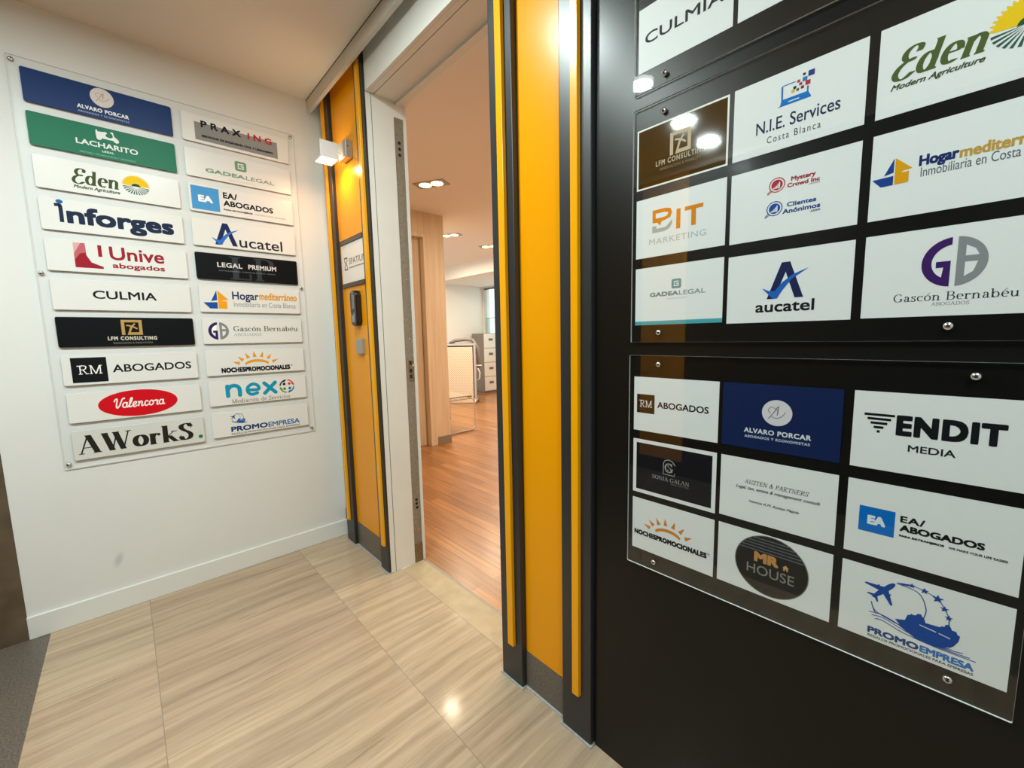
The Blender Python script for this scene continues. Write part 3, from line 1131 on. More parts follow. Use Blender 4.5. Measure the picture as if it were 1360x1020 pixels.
def build_signature(p, s=1.0, cx=0, cy=0, c='#8b6f6a'):
    q = lambda pts: [(cx + x * s, cy + y * s) for x, y in pts]
    p.line(q([(-20, -18), (-8, -2), (2, 16), (6, 20), (5, 8), (3, -6)]), 1.6 * s, c, .0003)
    p.line(q([(-12, -2), (-20, 8), (-12, 18), (0, 12), (6, 4)]), 1.1 * s, c, .0003)
    p.line(q([(-14, -8), (0, -14), (14, -8), (24, 6)]), 1.3 * s, c, .0003)


# L1 -----------------------------------------------------------
t = nameplate(0, 0, 2.386, 'royal blue name plate with a white disc, topmost of the left column', 'plate_blue')
p = P()
p.disc(-1.5, 24.5, 39, '#dcd2cf', 40)
build_signature(p, 1.0, -2, 24)
p.build('emblem', t, 'white disc with fine signature')
P().text('ALVARO PORCAR', -86, 84, -41, 16.5, WHITE, bold=.8, spacing=.1).build('lettering', t)
P().text('ABOGADOS Y ECONOMISTAS', -85, 83, -57, 7, '#c9d3e6', spacing=.15).build('tagline', t)

# L2 -----------------------------------------------------------
t = nameplate(1, 0, 2.2145, 'green name plate with a white scooter', 'plate_green')
p = P()
p.poly([(-37, 34), (-36, 52), (-32, 53), (-30, 46), (-16, 47), (-4, 50), (2, 46), (-3, 40), (-6, 32), (4, 27), (13, 27), (20, 34), (18, 46), (12, 50), (13, 54), (22, 54), (22, 46),
        (25, 36), (36, 27), (36, 22), (29, 18), (13, 18), (4, 18), (-13, 19), (-22, 20), (-34, 20), (-36, 27)], WHITE)
p.disc(-27, 19, 9, WHITE, dz=.00001)
p.disc(30, 19, 9, WHITE, dz=.00001)
p.build('emblem', t, 'white scooter')
P().text('LACHARITO', -104, 102, -23.5, 23, WHITE, bold=.8).build('lettering', t)
p = P()
p.text('LEGAL', -22, 17, -41.5, 8, '#d9efe4', bold=.5, spacing=.2)
p.text('GESTORIA TECNOLOGICA Y ABOGADOS', -96, 91, -58.5, 6, '#9fd0b9')
p.build('tagline', t)


def sunburst(p, cx, cy, R, full=True):
    for k in range(19):
        a0 = radians(4 + k * 172 / 19)
        a1 = radians(4 + (k + 1) * 172 / 19)
        am = (a0 + a1) / 2
        p.poly([(cx + R * .28 * cos(a0), cy + R * .28 * sin(a0)), (cx + R * .84 * cos(a0), cy + R * .84 * sin(a0)), (cx + R * cos(am), cy + R * sin(am)),
                (cx + R * .84 * cos(a1), cy + R * .84 * sin(a1)), (cx + R * .28 * cos(a1), cy + R * .28 * sin(a1))], '#f2c615')
    p.poly(arc(cx, cy, R * .3, R * .25, 0, 180, 16), '#24502c', .0002)
    for k in range(13):
        am = radians(188 + k * 164 / 12)
        dw = radians(3.6)
        r0, r1 = R * .16, R * (.80 + .1 * abs(cos(am)))
        p.poly([(cx + r0 * cos(am), cy + r0 * .8 * sin(am)), (cx + r1 * cos(am - dw), cy + r1 * .86 * sin(am - dw)), (cx + r1 * cos(am + dw), cy + r1 * .86 * sin(am + dw))], '#2f5a4a')


# L3 -----------------------------------------------------------
t = nameplate(2, 0, 2.0435, 'white name plate with yellow sunburst over green field rows')
P().text('Ɛden', -133, 19, -27, 62, '#43512c', face='serif', shear=.1, a=.095, b=.028).build('lettering', t)
P().text('Modern Agriculture', -130, 22, -47, 14, '#43512c', bold=.55, shear=.22).build('tagline', t)
p = P()
sunburst(p, 81, 1, 53)
p.build('emblem', t, 'yellow sun over green rows')

# L4 -----------------------------------------------------------
t = nameplate(3, 0, 1.8705, 'white name plate with big bold navy lowercase word and a blue dot')
p = P()
p.text('nforges', -164, 206, -32, 76, '#1d2b45', bold=4.4)
p.line([(-198, 40), (-186, 41), (-180, 34), (-180, -31)], 13, '#1d2b45')
p.build('lettering', t)
p = P()
p.disc(-181, 56, 11, '#2b62a8', 8.5)
p.build('emblem', t, 'blue dot')

# L5 -----------------------------------------------------------
t = nameplate(4, 0, 1.6965, 'white name plate with a dark red corner shape and red letters')
p = P()
p.poly([(-157, 60), (-119, 61), (-118, 9), (-104, -22), (-66, -39), (-66, -48), (-157, -48)], '#9c1f2e')
p.poly([(-157, 60), (-119, 61), (-118, 20), (-138, 14), (-157, -16)], '#c1626b', .0001)
p.poly([(-157, 60), (-133, 60), (-157, 12)], '#dba9ac', .0002)
p.rect(-79, -66, 6, 58, '#9c1f2e')
p.build('emblem', t, 'dark red corner block with bar')
p = P()
p.text('Unive', -41, 155, -3, 60, '#9c1f2e', bold=1.6)
p.text('abogados', -35, 154, -40, 24, '#9c1f2e', bold=1.0)
p.build('lettering', t)

# L6 -----------------------------------------------------------
t = nameplate(5, 0, 1.5265, 'white name plate with one thin black word in capitals and no emblem')
P().text('CULMIA', -114, 110, -15, 37, '#1c1d20', bold=1.0).build('lettering', t)


def consulting(p, x0, x1, y0, y1, c):
    w, h = x1 - x0, y1 - y0
    q = lambda pts: [(x0 + w * a, y0 + h * b) for a, b in pts]
    p.poly(q([(0, 0), (.16, 0), (.16, .84), (.84, .84), (.84, .17), (.42, .17), (.56, .6), (.45, .6), (.26, 0), (1, 0), (1, 1), (0, 1)]), c)
    p.line(q([(.24, .64), (.5, .58), (.76, .4)]), w * .085, c)
    p.line(q([(.42, .40), (.54, .60), (.66, .76)]), w * .085, c)


# L7 -----------------------------------------------------------
t = nameplate(6, 0, 1.359, 'black name plate with a gold square emblem', 'plate_black')
p = P()
consulting(p, -32, 43, -14, 57, '#b9975a')
p.build('emblem', t, 'gold square frame')
P().text('LFM CONSULTING', -83, 94, -39, 18, '#c9c3b6', bold=1.0, spacing=.25).build('lettering', t)
P().text('INNOVACION & INNOVACION', -65, 76, -56, 8, '#8f8a80', spacing=.1).build('tagline', t)

# L8 -----------------------------------------------------------
t = nameplate(7, 0, 1.186, 'white name plate with a black square monogram beside spaced black capitals')
p = P()
p.rect(-215, -98, -57, 57, '#15161a')
p.text('RM', -194, -115, -19, 40, '#f2f2f0', face='serif', a=.045, b=.04).k = 0
p.line([(-197, 19), (-180, 19)], 4, '#f2f2f0', .0002, False)
p.v = [(v[0], v[1], v[2] + (.0002 if i > 3 else 0)) for i, v in enumerate(p.v)]
p.build('emblem', t, 'black square with white monogram')
P().text('ABOGADOS', -80, 217, -17, 36, '#1a1b1f', bold=.9).build('lettering', t)

# L9 -----------------------------------------------------------
t = nameplate(8, 0, 1.014, 'white name plate with a bright red oval')
p = P()
p.disc(1, 1, 146, '#d0111f', 64, n=56)
p.build('emblem', t, 'bright red oval')
Print(PT + .0008).text('Valencora', -92, 97, -17, 46, '#f6efee', face='script', a=.07, b=.065, shear=.2).build('lettering', t)

# L10 ----------------------------------------------------------
t = nameplate(9, 0, 0.841, 'pale grey name plate with heavy black serif letters and a green dot', 'plate_grey')
P().text('AWorkS', -228, 198, -43, 87, '#26261f', face='serif', a=.11, b=.022).build('lettering', t)
p = P()
p.disc(226, -36, 9.5, '#1f7a50')
p.build('emblem', t, 'green dot')

# R1 -----------------------------------------------------------
t = nameplate(0, 1, 2.3865, 'white name plate with a grey block behind spaced black and red letters')
p = P()
p.rect(-191, 187, -54, 32, '#8c8d8c')
p.build('backdrop_block', t, 'grey block')
p = Print(PT + .0008)
p.text('PRAX', -164, 12, 11, 33, '#1f1d2c', bold=1.7, spacing=.55)
p.build('lettering', t)
p = Print(PT + .0008)
p.text('ING', 44, 160, 12, 32, '#b3202c', bold=1.4, spacing=.6)
p.build('lettering', t)
Print(PT + .0008).text('SERVICIOS DE INGENIERÍA CIVIL Y URBANISMO', -164, 164, -36, 11, '#25232c', bold=.9).build('tagline', t)


def gsquare(p, x0, x1, y0, y1, c, bg):
    w, h = x1 - x0, y1 - y0
    p.rect(x0, x1, y0, y1, c, r=w * .18)
    q = lambda pts: [(x0 + w * a, y0 + h * b) for a, b in pts]
    p.line(q([(.76, .72), (.3, .72), (.3, .28), (.72, .28), (.72, .5), (.5, .5)]), w * .12, bg, .0002, False)
    for a, b in ((.3, .72), (.3, .28), (.72, .28), (.72, .5)):
        p.disc(x0 + w * a, y0 + h * b, w * .06, bg, dz=.0002, n=12)


# R2 -----------------------------------------------------------
t = nameplate(1, 1, 2.216, 'white name plate with a small sage green rounded square letter mark')
p = P()
gsquare(p, -29, 25, 3, 53, '#6f9a80', '#e6e2d6')
p.build('emblem', t, 'sage green rounded square')
p = P()
p.text('GADEA', -162, 14, -36, 20, '#7b9a85', bold=1.5)
p.text('LEGAL', 18, 157, -36, 20, '#8b988c', bold=.6)
p.build('lettering', t)
P().text('ABOGADOS', -60, 61, -56, 7, '#b9b8a8', spacing=.5).build('tagline', t)

# R3 -----------------------------------------------------------
t = nameplate(2, 1, 2.0435, 'white name plate with a sky blue square at its left end')
p = P()
p.rect(-233, -114, -57, 59, '#4a98d4')
p.text('EA', -205, -143, -18, 34, '#f3f5f6', bold=2.6)
p.v = [(v[0], v[1], v[2] + (.0002 if i > 3 else 0)) for i, v in enumerate(p.v)]
p.build('emblem', t, 'sky blue square with white letters')
p = P()
p.text('EA/', -96, -32, 19, 31, '#1c1d26', bold=1.5, spacing=.1)
p.text('ABOGADOS', -97, 139, -20, 29, '#1c1d26', bold=1.4)
p.build('lettering', t)
p = P()
p.text('PARA EXTRANJEROS', -98, 36, -43, 8, '#3a3a40', bold=.8)
p.text('WE MAKE YOUR LIFE EASIER', 46, 202, -44, 8, '#8c8a88')
p.build('tagline', t)


def tick(p, s, dx, dy, c1, c2, al=(-6.3, 47.7, 8.1, 47.2, 33.1, -24.4, -30.9, -23.9)):
    q = lambda pts: [(dx + x * s, dy + y * s) for x, y in pts]
    p.poly(q([(-31, -24), (-6.5, 47.5), (8, 47.5), (33, -24), (18.5, -24), (1, 28), (-17, -24)]), c1)
    p.poly(q([(-40.5, -1), (-28, -7), (-17, -9), (-4, 8), (14, 22), (39.7, 32), (12, 13), (-4, -9), (-12, -23.5), (-20, -23.5)]), c2, .0002)


# R4 -----------------------------------------------------------
t = nameplate(3, 1, 1.8715, 'white name plate with a large navy letter crossed by a blue tick')
p = P()
tick(p, 1.6, -101, -16, NAVY, '#3470c4')
p.build('emblem', t, 'navy letter with blue tick')
P().text('ucatel', -40, 173, -55, 56, '#23222c', bold=.7).build('lettering', t)

# R5 -----------------------------------------------------------
t = nameplate(4, 1, 1.7015, 'black name plate with small silver capitals', 'plate_black')
p = P()
p.text('L', -95, 5, -62, 122, '#343b40', face='serif', a=.08, b=.03)
p.text('P', 20, 120, -62, 122, '#343b40', face='serif', a=.08, b=.03)
p.build('emblem', t, 'faint dark monogram')
p = Print(PT + .0008)
p.text('LEGAL', -151, -36, -1, 25, '#d6d3d2', bold=.9, spacing=.1)
p.build('lettering', t)
p = Print(PT + .0008)
p.text('PREMIUM', -8, 131, -1, 25, '#d6d3d2', bold=.9, spacing=.05)
p.build('lettering', t)
Print(PT + .0008).text('EXTRANJERÍA CONSULTORÍA LEGAL', -146, 126, -22, 6, '#8c8a8a', spacing=.2).build('tagline', t)


def houseboat(p, dx, dy, s, blue, org):
    q = lambda pts: [(dx + x * s, dy + y * s) for x, y in pts]
    p.poly(q([(-78.6, 27), (-91, 1.2), (-78.6, 4)]), blue)
    p.poly(q([(-78.6, -1), (-106, -2.2), (-94, -16.2), (-78.6, -16.2)]), blue)
    p.poly(q([(-77, 27), (-55.3, 5.2), (-70, 4)]), org)
    p.poly(q([(-77, 26), (-77, -16), (-59.4, -16), (-59.4, 2.0), (-70, 1.4), (-65, 5)]), org)


# R6 -----------------------------------------------------------
t = nameplate(5, 1, 1.5295, 'white name plate with a blue sail and orange house mark')
p = P()
houseboat(p, 9, -13, 2.23, '#1d4fa0', '#eca01c')
p.build('emblem', t, 'blue sail and orange house')
p = P()
p.text('Hogar', -97, 30, 3, 42, '#2c3a63', bold=1.2)
p.text('mediterráneo', 33, 229, 5, 42, '#d99a2e', bold=1.2)
p.text('Inmobiliaria en Costa Blanca', -92, 220, -36, 27, '#8d8b90')
p.build('lettering', t)


def roundel(p, cx, cy, rx, ry, purple, grey, gap):
    k = rx
    sy = ry / rx
    q = lambda pts: [(cx + x * k, cy + y * k * sy) for x, y in pts]
    g = gap / rx / 2
    outer = [(cos(radians(a)), sin(radians(a))) for a in range(100, 262, 6)]
    inner = [(.66 * cos(radians(a)), .66 * sin(radians(a))) for a in range(234, 106, -8)]
    p.poly(q([(-g, .995)] + outer + [(-g, -.995), (-g, .02), (-.56, .02), (-.56, -.22), (-.36, -.22), (-.36, -.62)] + inner[0:0]), '#ffffff', -.0003)
    # open ring of the first letter and its spur
    ring = [(-g, .995)] + outer + [(-g, -.995), (-g, -.74)] + [(.68 * cos(radians(a)), .70 * sin(radians(a))) for a in range(252, 106, -6)] + [(-g, .70)]
    p.poly(q(ring), purple)
    p.poly(q([(-g, .05), (-.54, .05), (-.54, -.2), (-.30, -.2), (-.36, -.72), (-g, -.8)]), purple, .00002)
    half = [(g, .995)] + [(cos(radians(a)), sin(radians(a))) for a in range(80, -82, -6)] + [(g, -.995)]
    h1 = [(.34, .64), (.34, .20), (.74, .20), (.62, .46)]
    h2 = [(.34, -.04), (.34, -.62), (.60, -.44), (.72, -.04)]
    p.poly(q(half), grey, 0, [q(list(h1)), q(list(h2))])


# R7 -----------------------------------------------------------
t = nameplate(6, 1, 1.3605, 'white name plate with a round purple and grey two-letter mark')
p = P()
roundel(p, -173, 1, 46, 47, '#33215e', '#85858a', 9)
p.build('emblem', t, 'purple and grey roundel')
P().text('Gascón Bernabéu', -105, 221, -1, 28, '#4a4843', face='serif', a=.065, b=.03).build('lettering', t)
P().text('ABOGADOS', -105, 28, -27, 15, '#8b8982', face='serif', a=.05, b=.022).build('tagline', t)


def nightsun(p, k, dx, dy, c):
    q = lambda pts: [(dx + x * k, dy + y * k) for x, y in pts]
    up = arc(-2, -26, 66, 36, 26, 154, 18)
    lo = arc(-2, -34, 62, 30, 154, 26, 18)
    p.poly(q(up + lo), c)
    for a in (160, 138, 116, 95, 73, 50, 24):
        r = radians(a)
        bx, by = -4 + 88 * cos(r), -28 + 52 * sin(r)
        ex, ey = -4 + 122 * cos(r), -28 + 86 * sin(r)
        tx, ty = -sin(r), cos(r)
        p.poly(q([(bx + tx * 9, by + ty * 9), (bx - tx * 9, by - ty * 9), (ex, ey)]), c)


# R8 -----------------------------------------------------------
t = nameplate(7, 1, 1.189, 'white name plate with a large orange half sun over black capitals')
p = P()
nightsun(p, 1.0, -4, 2, '#e39a1b')
p.build('emblem', t, 'orange half sun')
p = P()
p.text('NOCHESPROMOCIONALES', -178, 164, -55, 27, '#16161c', bold=2.0, spacing=.1)
p.text('®', 167, 178, -38, 11, '#16161c')
p.build('lettering', t)

# R9 -----------------------------------------------------------
t = nameplate(8, 1, 1.0235, 'white name plate with fat teal lowercase letters and a multicoloured ring')
p = P()
TE = '#1593b8'
p.line([(-159, 36), (-159, -18)], 20, TE, 0, False, None, True)
p.line([(-159, 16), (-144, 34), (-120, 36), (-104, 20), (-103, -18)], 20, TE, 0, True, None, True)
p.line([(-62, 6), (-12, 6), (-14, 28), (-38, 38), (-62, 22), (-64, -4), (-46, -20), (-18, -14)], 17, TE, .00002, True, None, True)
p.line([(20, 38), (76, -20)], 20, TE, 0, False, None, True)
p.line([(76, 38), (20, -20)], 20, TE, .00002, False, None, True)
p.build('lettering', t)
p = P()
for a0, col in ((95, '#1b1d22'), (5, '#c8503a'), (275, '#1f6ea6'), (185, '#5a8f2e')):
    p.band(138, 9.5, 37, 37, 7, a0, a0 + 78, col)
    am = radians(a0 + 42)
    p.disc(138 + 20 * cos(am), 9.5 + 20 * sin(am), 8, col)
    p.poly([(138 + 28 * cos(am - .5), 9.5 + 28 * sin(am - .5)), (138 + 36 * cos(am - .6), 9.5 + 36 * sin(am - .6)), (138 + 36 * cos(am), 9.5 + 36 * sin(am))], col)
p.build('emblem', t, 'ring of four coloured figures')
P().text('Mediación de Servicios', -144, 150, -61, 22, '#57534b', face='serif', a=.05, b=.035).build('tagline', t)


def plane(p, q, c):
    def at(u, v):
        return (-46.5 + .6 * u - .8 * v, 32.5 + .8 * u + .6 * v)
    body = [(at(u, v)) for u, v in [(-24, 0), (-22, -2.2), (-8, -4), (14, -4.2), (20, -3.4), (23.5, -1.6), (24.2, 0), (23.5, 1.6), (20, 3.4), (14, 4.2), (-8, 4), (-22, 2.2)]]
    p.poly(q(body), c)
    for k in (1, -1):
        p.poly(q([at(u, v * k) for u, v in [(7, 3), (-9.5, 24), (-13, 24.5), (-12, 21), (-5, 3)][::k]]), c, .00002)
        p.poly(q([at(u, v * k) for u, v in [(-16, 2), (-23, 10), (-25.5, 10), (-22, 2)][::k]]), c, .00002)
        p.poly(q([at(u, v * k) for u, v in [(1, 9), (3.5, 9.2), (3.5, 11.4), (-3, 11.4), (-3, 9)][::k]]), c, .00004)


def cruise(p, q, c, bg, fine=True, s=1.0):
    p.poly(q([(-28, -14), (-15, -9.5), (-12, 2), (-9, 3), (-8, 6), (-5, 5), (-1, 6.5), (0, 10), (5, 11), (6, 8), (9.5, 4), (11, -2), (29, -.5), (30, 2), (34, 3), (35, 7), (39, 9), (41, 6),
              (43, 1), (48, 1), (50, -4), (53, -5), (51.5, -16), (47, -26), (43, -31), (30, -35), (0, -30), (-20, -25), (-22, -21)]), c)
    for a, b in (((4, -9), (25, -12)), ((28, -12.5), (42, -15))):
        p.line(q([a, b]), 1.6 * s, bg, .0002, False)
    p.line(q([(-30, 54), (-1, 48.5), (10, 24), (8, 4)]), 1.4 * s, c)
    p.line(q([(-28, 55.6), (-11, 58.4), (4.3, 55.7), (22.5, 48.9), (33, 33), (38, 20), (39, 8)]), 1.3 * s, c)
    p.poly(q([(-30, 56), (-12, 59), (-14, 55), (-22, 54)]), c, .00003)
    for cx, cy, r in ((-10, 58, 5), (6, 55.5, 6), (23, 48.5, 8), (32, 34, 6), (38, 20.5, 5.5)):
        p.poly(q([(cx + r * (1 if k % 2 == 0 else .42) * cos(radians(90 + 36 * k)), cy + r * (1 if k % 2 == 0 else .42) * sin(radians(90 + 36 * k))) for k in range(10)]), c, .00004)
    p.line(q([(-62, 4), (-57, -10), (-44, -17), (-26, -22), (-16, -25)]), 1.6 * s, c)
    p.line(q([(-62, 4), (-58, -10), (-54, -17)]), 1.4 * s, c)
    for k, (a, b) in enumerate((((-64, -17), (58, -33)), ((-60, -22), (66, -37)), ((-55, -27.5), (73, -40)))):
        p.line(q([a, (-44, a[1] + 1.5), (-18, a[1] - 7), (16, -38 + k * -1.5 + 2), (38, -36 - k * 2), b]), 1.3 * s, c, .00005)
    p.poly(q([(-22, -24), (0, -29), (34, -33), (46, -33), (20, -39), (0, -37)]), c, .00006)


# R10 ----------------------------------------------------------
t = nameplate(9, 1, 0.849, 'white name plate with a small blue ship and plane above blue capitals')
p = P()
q = lambda pts: [(-118 + x * .56, 21 + y * .56) for x, y in pts]
plane(p, q, '#1d2f6a')
cruise(p, q, '#1c5aa6', '#e8e4da', s=.9)
p.build('emblem', t, 'small blue ship and plane')
p = P()
p.text('PROMO', -160, 20, -45.5, 29, '#143a70', bold=1.8)
p.text('EMPRESA', 23, 193, -45.5, 29, '#2f6fa8', bold=1.1)
p.build('lettering', t)
P().text('REGALOS PROMOCIONALES PARA EMPRESAS', -160, 194, -61.5, 9, '#6b6a66', bold=.3).build('tagline', t)

# ================================================================== ACRYLIC SHEETS AND CARDS ON THE BLACK WALL
CY = 0.9896
CT = 0.0006


def sheet(x0, x1, z0, z1, label, screws):
    cx, cz = (x0 + x1) / 2, (z0 + z1) / 2
    t = tag(empty('acrylic_sheet', M4=FRONT(cx, cz, 0.9872)), label, 'acrylic sheet', 'acrylic sheets over the cards')
    MB().prism(rrect(x0 - cx, x1 - cx, z0 - cz, z1 - cz, 0.003), 0, 0.004, 'acrylic', 'acrylic_edge').build('sheet', t)
    for u, v in screws:
        screw(t, u - cx, v - cz, 0.004, 0.0065)
        MB().cyl((u - cx, v - cz, -0.0028), (u - cx, v - cz, 0), 0.006, 'steel', 12).build('spacer', t)
    return t


sheet(-0.597, 0.096, 1.882, 2.44, 'clear acrylic sheet cut off by the top of the photo, topmost on the black wall', [(-0.518, 1.904), (0.018, 1.904), (-0.518, 2.42), (0.018, 2.42)])
sheet(-0.597, 0.096, 1.279, 1.848, 'clear acrylic sheet with nine cards, between the highest and lowest sheets', [(-0.518, 1.822), (0.018, 1.822), (-0.52, 1.303), (-0.018, 1.303)])
sheet(-0.6, 0.096, 0.671, 1.245, 'lowest clear acrylic sheet with nine cards, nearest the floor', [(-0.518, 1.223), (0.018, 1.223), (-0.521, 0.695), (0.022, 0.701)])


def card(x, z, label, base='paper_white', w=217, h=143):
    t = tag(empty('name_card', M4=FRONT(x, z, CY)), label, 'card', 'cards under the acrylic sheets')
    MB().prism(rrect(-w / 2000, w / 2000, -h / 2000, h / 2000), 0, CT, base).build('card', t)
    return t


def Q(d=0.0):
    return Print(CT + 0.00025 + d)


mat('card_brown', hexc('#46300f'), 0.06)
mat('card_blue', hexc('#10224f'), 0.4, spec=0.25)
mat('card_black', hexc('#17171c'), 0.4, spec=0.15)
XA, XB, XC = -0.4795, -0.2530, -0.0215
# top sheet
t = card(XA, 2.003, 'white card with one word in thin black capitals, cut off by the photo top')
Q().text('CULMIA', -91.5, 90, -11.5, 24, '#22282c', bold=.5, slope=-.05 * 0).build('lettering', t)
card(XB, 2.003, 'white card showing only its bare lower corner at the top edge of the photo')

# middle sheet
t = card(XA, 1.7285, 'dark glossy card with white border and a pale gold square emblem', 'card_brown')
p = Q()
p.frame(-108.5, 108.5, -71.5, 71.5, 4, '#f1efe8')
p.build('border', t, 'white border')
p = Q()
consulting(p, -23, 27, -11, 39, '#c9b394')
p.build('emblem', t, 'pale gold square frame')
Q().text('LFM CONSULTING', -58, 61, -26, 12, '#b9ad98', bold=.4, spacing=.25).build('lettering', t)
Q().text('INNOVACION & MOBILITY', -47, 50, -38, 6, '#8f8572', spacing=.1).build('tagline', t)

t = card(XB, 1.7295, 'white card with a blue laptop dissolving into coloured squares')
p = Q()
p.poly([(-23.5, 9.5), (-21.5, 19.5), (22, 19.5), (27, 9.5), (27, 7.5), (-28, 7.5)], '#1374c4')
p.poly([(-22, 19), (-22.5, 43), (-20, 45.2), (1, 45.2), (1, 43.6), (-19.5, 43.6), (-19, 19)], '#1f6fb4')
p.poly([(20, 19), (20, 29), (22.5, 29), (22.5, 19)], '#1f6fb4')
p.rect(-10, 8, 11.5, 13.5, '#cfe2ea', .0002)
for x, y, s, c in ((26, 50, 10, '#2f3a80'), (16, 43, 7.5, '#2f79b8'), (21, 35, 8, '#c02a36'), (14.5, 52, 4.5, '#4a3040'), (6, 43, 5, '#c13a52'),
                   (9.5, 37, 5, '#b03048'), (12.5, 30, 5, '#5a2f3a'), (5, 28.5, 4.5, '#44584a'), (0, 34, 5, '#2b3038'), (-2.5, 28.5, 5.5, '#e0b430')):
    p.rect(x - s / 2, x + s / 2, y - s / 2, y + s / 2, c)
p.build('emblem', t, 'blue laptop with coloured squares')
Q().text('N.I.E. Services', -64.5, 73, -31.5, 23, '#1f2c50', bold=.2).build('lettering', t)
Q().text('Costa Blanca', -44, 45, -53.5, 12.5, '#38445a', spacing=.28).build('tagline', t)

t = card(XC, 1.7295, 'white card with a big yellow sunflower over green rows')
Q().text('Ɛden', -91, 17, -17.5, 44, '#4d5f2e', face='serif', shear=.27, a=.1, b=.026).build('lettering', t)
Q().text('Modern Agriculture', -91, 15.5, -32, 9, '#3c4c2c', bold=.35, shear=.25).build('tagline', t)
p = Q()
sunburst(p, 56, 1, 42)
p.build('emblem', t, 'yellow sunflower over green rows')

t = card(XA, 1.562, 'white card with bold orange capitals and a grey curve')
p = Q()
OR = '#e08412'
p.poly([(-64.3, 39.4), (-32, 39.6), (-18, 36), (-14.5, 26), (-18, 16), (-32, 11.5), (-40, 10.5), (-44.5, .8), (-52, 9), (-64, 9.3)], OR, 0,
       [[(-56, 31), (-34, 31), (-25, 29), (-24, 25), (-27, 20.5), (-36, 18.8), (-56, 18.8)]])
p.rect(-3.2, 6.6, -15, 30.2, OR)
p.poly([(16.7, 30.3), (59.3, 30.3), (59.3, 21.5), (43, 21.5), (43, -14.5), (32.6, -14.5), (32.6, 21.5), (16.7, 21.5)], OR)
p.build('lettering', t)
p = Q()
p.poly([(-64.3, -14.4), (-34, -14.4), (-20, -10), (-13.5, 0), (-13.5, 9), (-21, 3), (-28, -4), (-36, -5.5), (-54, -5.5), (-54, 1), (-64.3, 2)], '#aeaeac')
p.build('emblem', t, 'grey curve')
Q().text('MARKETING', -72, 67.5, -42, 13.5, '#b9bcbc', spacing=.1).build('tagline', t)

t = card(XB, 1.56, 'white card with a red and a blue magnifier mark')
for cx, cy, c, nm in ((-22, 31, '#b51f2e', 'red magnifier'), (-24.5, -14, '#16469c', 'blue magnifier')):
    p = Q()
    p.band(cx, cy, 13.4, 13.4, 1.7, 0, 360, c)
    p.disc(cx, cy, 10, c)
    for k, hh in enumerate((2.5, 4, 6, 9, 12)):
        p.rect(cx - 6.5 + k * 2.5, cx - 4.6 + k * 2.5, cy - 7, cy - 7 + hh, '#e6e9ea', .0002)
    p.line([(cx - 9, cy - 11), (cx - 16, cy - 16)], 1.5, c, 0, False)
    p.line([(cx - 11, cy - 8.5), (cx - 17, cy - 14)], 1.5, c, 0, False)
    p.build('emblem', t, nm)
p = Q()
p.text('Mystery', 2, 42, 32, 8.4, '#a82335', bold=.42)
p.text('Crowd Inc', -4, 49, 21, 8, '#a82335', bold=.42)
p.build('lettering', t, 'red lettering')
p = Q()
p.text('Clientes', -3, 45, -15.5, 8.6, '#1d4a8e', bold=.42)
p.text('Anónimos', -10, 52, -28, 9, '#1d3f80', bold=.42)
p.build('lettering', t)
p = Q()
p.text('LATINOAMERICA', 32, 49, 17.5, 2, '#5a3a44')
p.build('tagline', t)
p = Q()
p.text('.com', 36, 52, -34, 5, '#3a4a66', bold=.2)
p.build('tagline', t)

t = card(XC, 1.5605, 'white card with a blue sail beside an orange house')
p = Q()
houseboat(p, 0, 0, 1, '#1c4390', '#e2a010')
p.build('emblem', t, 'blue sail and orange house')
p = Q()
p.text('Hogar', -48, -2.5, 5, 17, '#1f2f68', bold=.9)
p.text('mediterráneo', -2, 101, 4, 17, '#c49a45', bold=.7)
p.text('Inmobiliaria en Costa Blanca', -45, 96, -12, 14.5, '#5c6672')
p.build('lettering', t)

t = card(XA, 1.394, 'white card with a teal strip along its lower edge')
p = Q()
gsquare(p, -11.5, 12.5, 14, 36.7, '#66959a', '#e6ecec')
p.build('emblem', t, 'teal rounded square')
p = Q()
p.text('GADEA', -68, 6, -2.2, 10.6, '#6f8a8c', bold=.7)
p.text('LEGAL', 7.5, 70, -2.2, 10.6, '#8b9799', bold=.2)
p.build('lettering', t)
p = Q()
p.text('ABOGADOS', -24, 26, -11, 3.5, '#a5afb0', spacing=.5)
p.build('tagline', t)
p = Q()
p.rect(-108.5, 108.5, -71.5, -62, '#4ba3ac')
p.build('strip', t, 'teal strip')

t = card(XB, 1.3905, 'white card with a big navy letter crossed by a blue tick')
p = Q()
tick(p, 1, 0, 0, '#1a2552', '#1f62bc')
p.build('emblem', t, 'navy letter with blue tick')
Q().text('aucatel', -51, 52, -50.5, 22.5, '#1b1c26', bold=.7).build('lettering', t)

t = card(XC, 1.3915, 'white card with a large purple and grey roundel')
p = Q()
roundel(p, 2.7, 14, 37, 39, '#3f1f63', '#8a8d90', 6.5)
p.build('emblem', t, 'purple and grey roundel')
Q().text('Gascón Bernabéu', -65.5, 74.5, -46, 13.5, '#34363a', face='serif', a=.05, b=.018).build('lettering', t)
Q().text('ABOGADOS', -18.6, 24.3, -54.5, 5.5, '#888c90', face='serif', a=.05, b=.022).build('tagline', t)

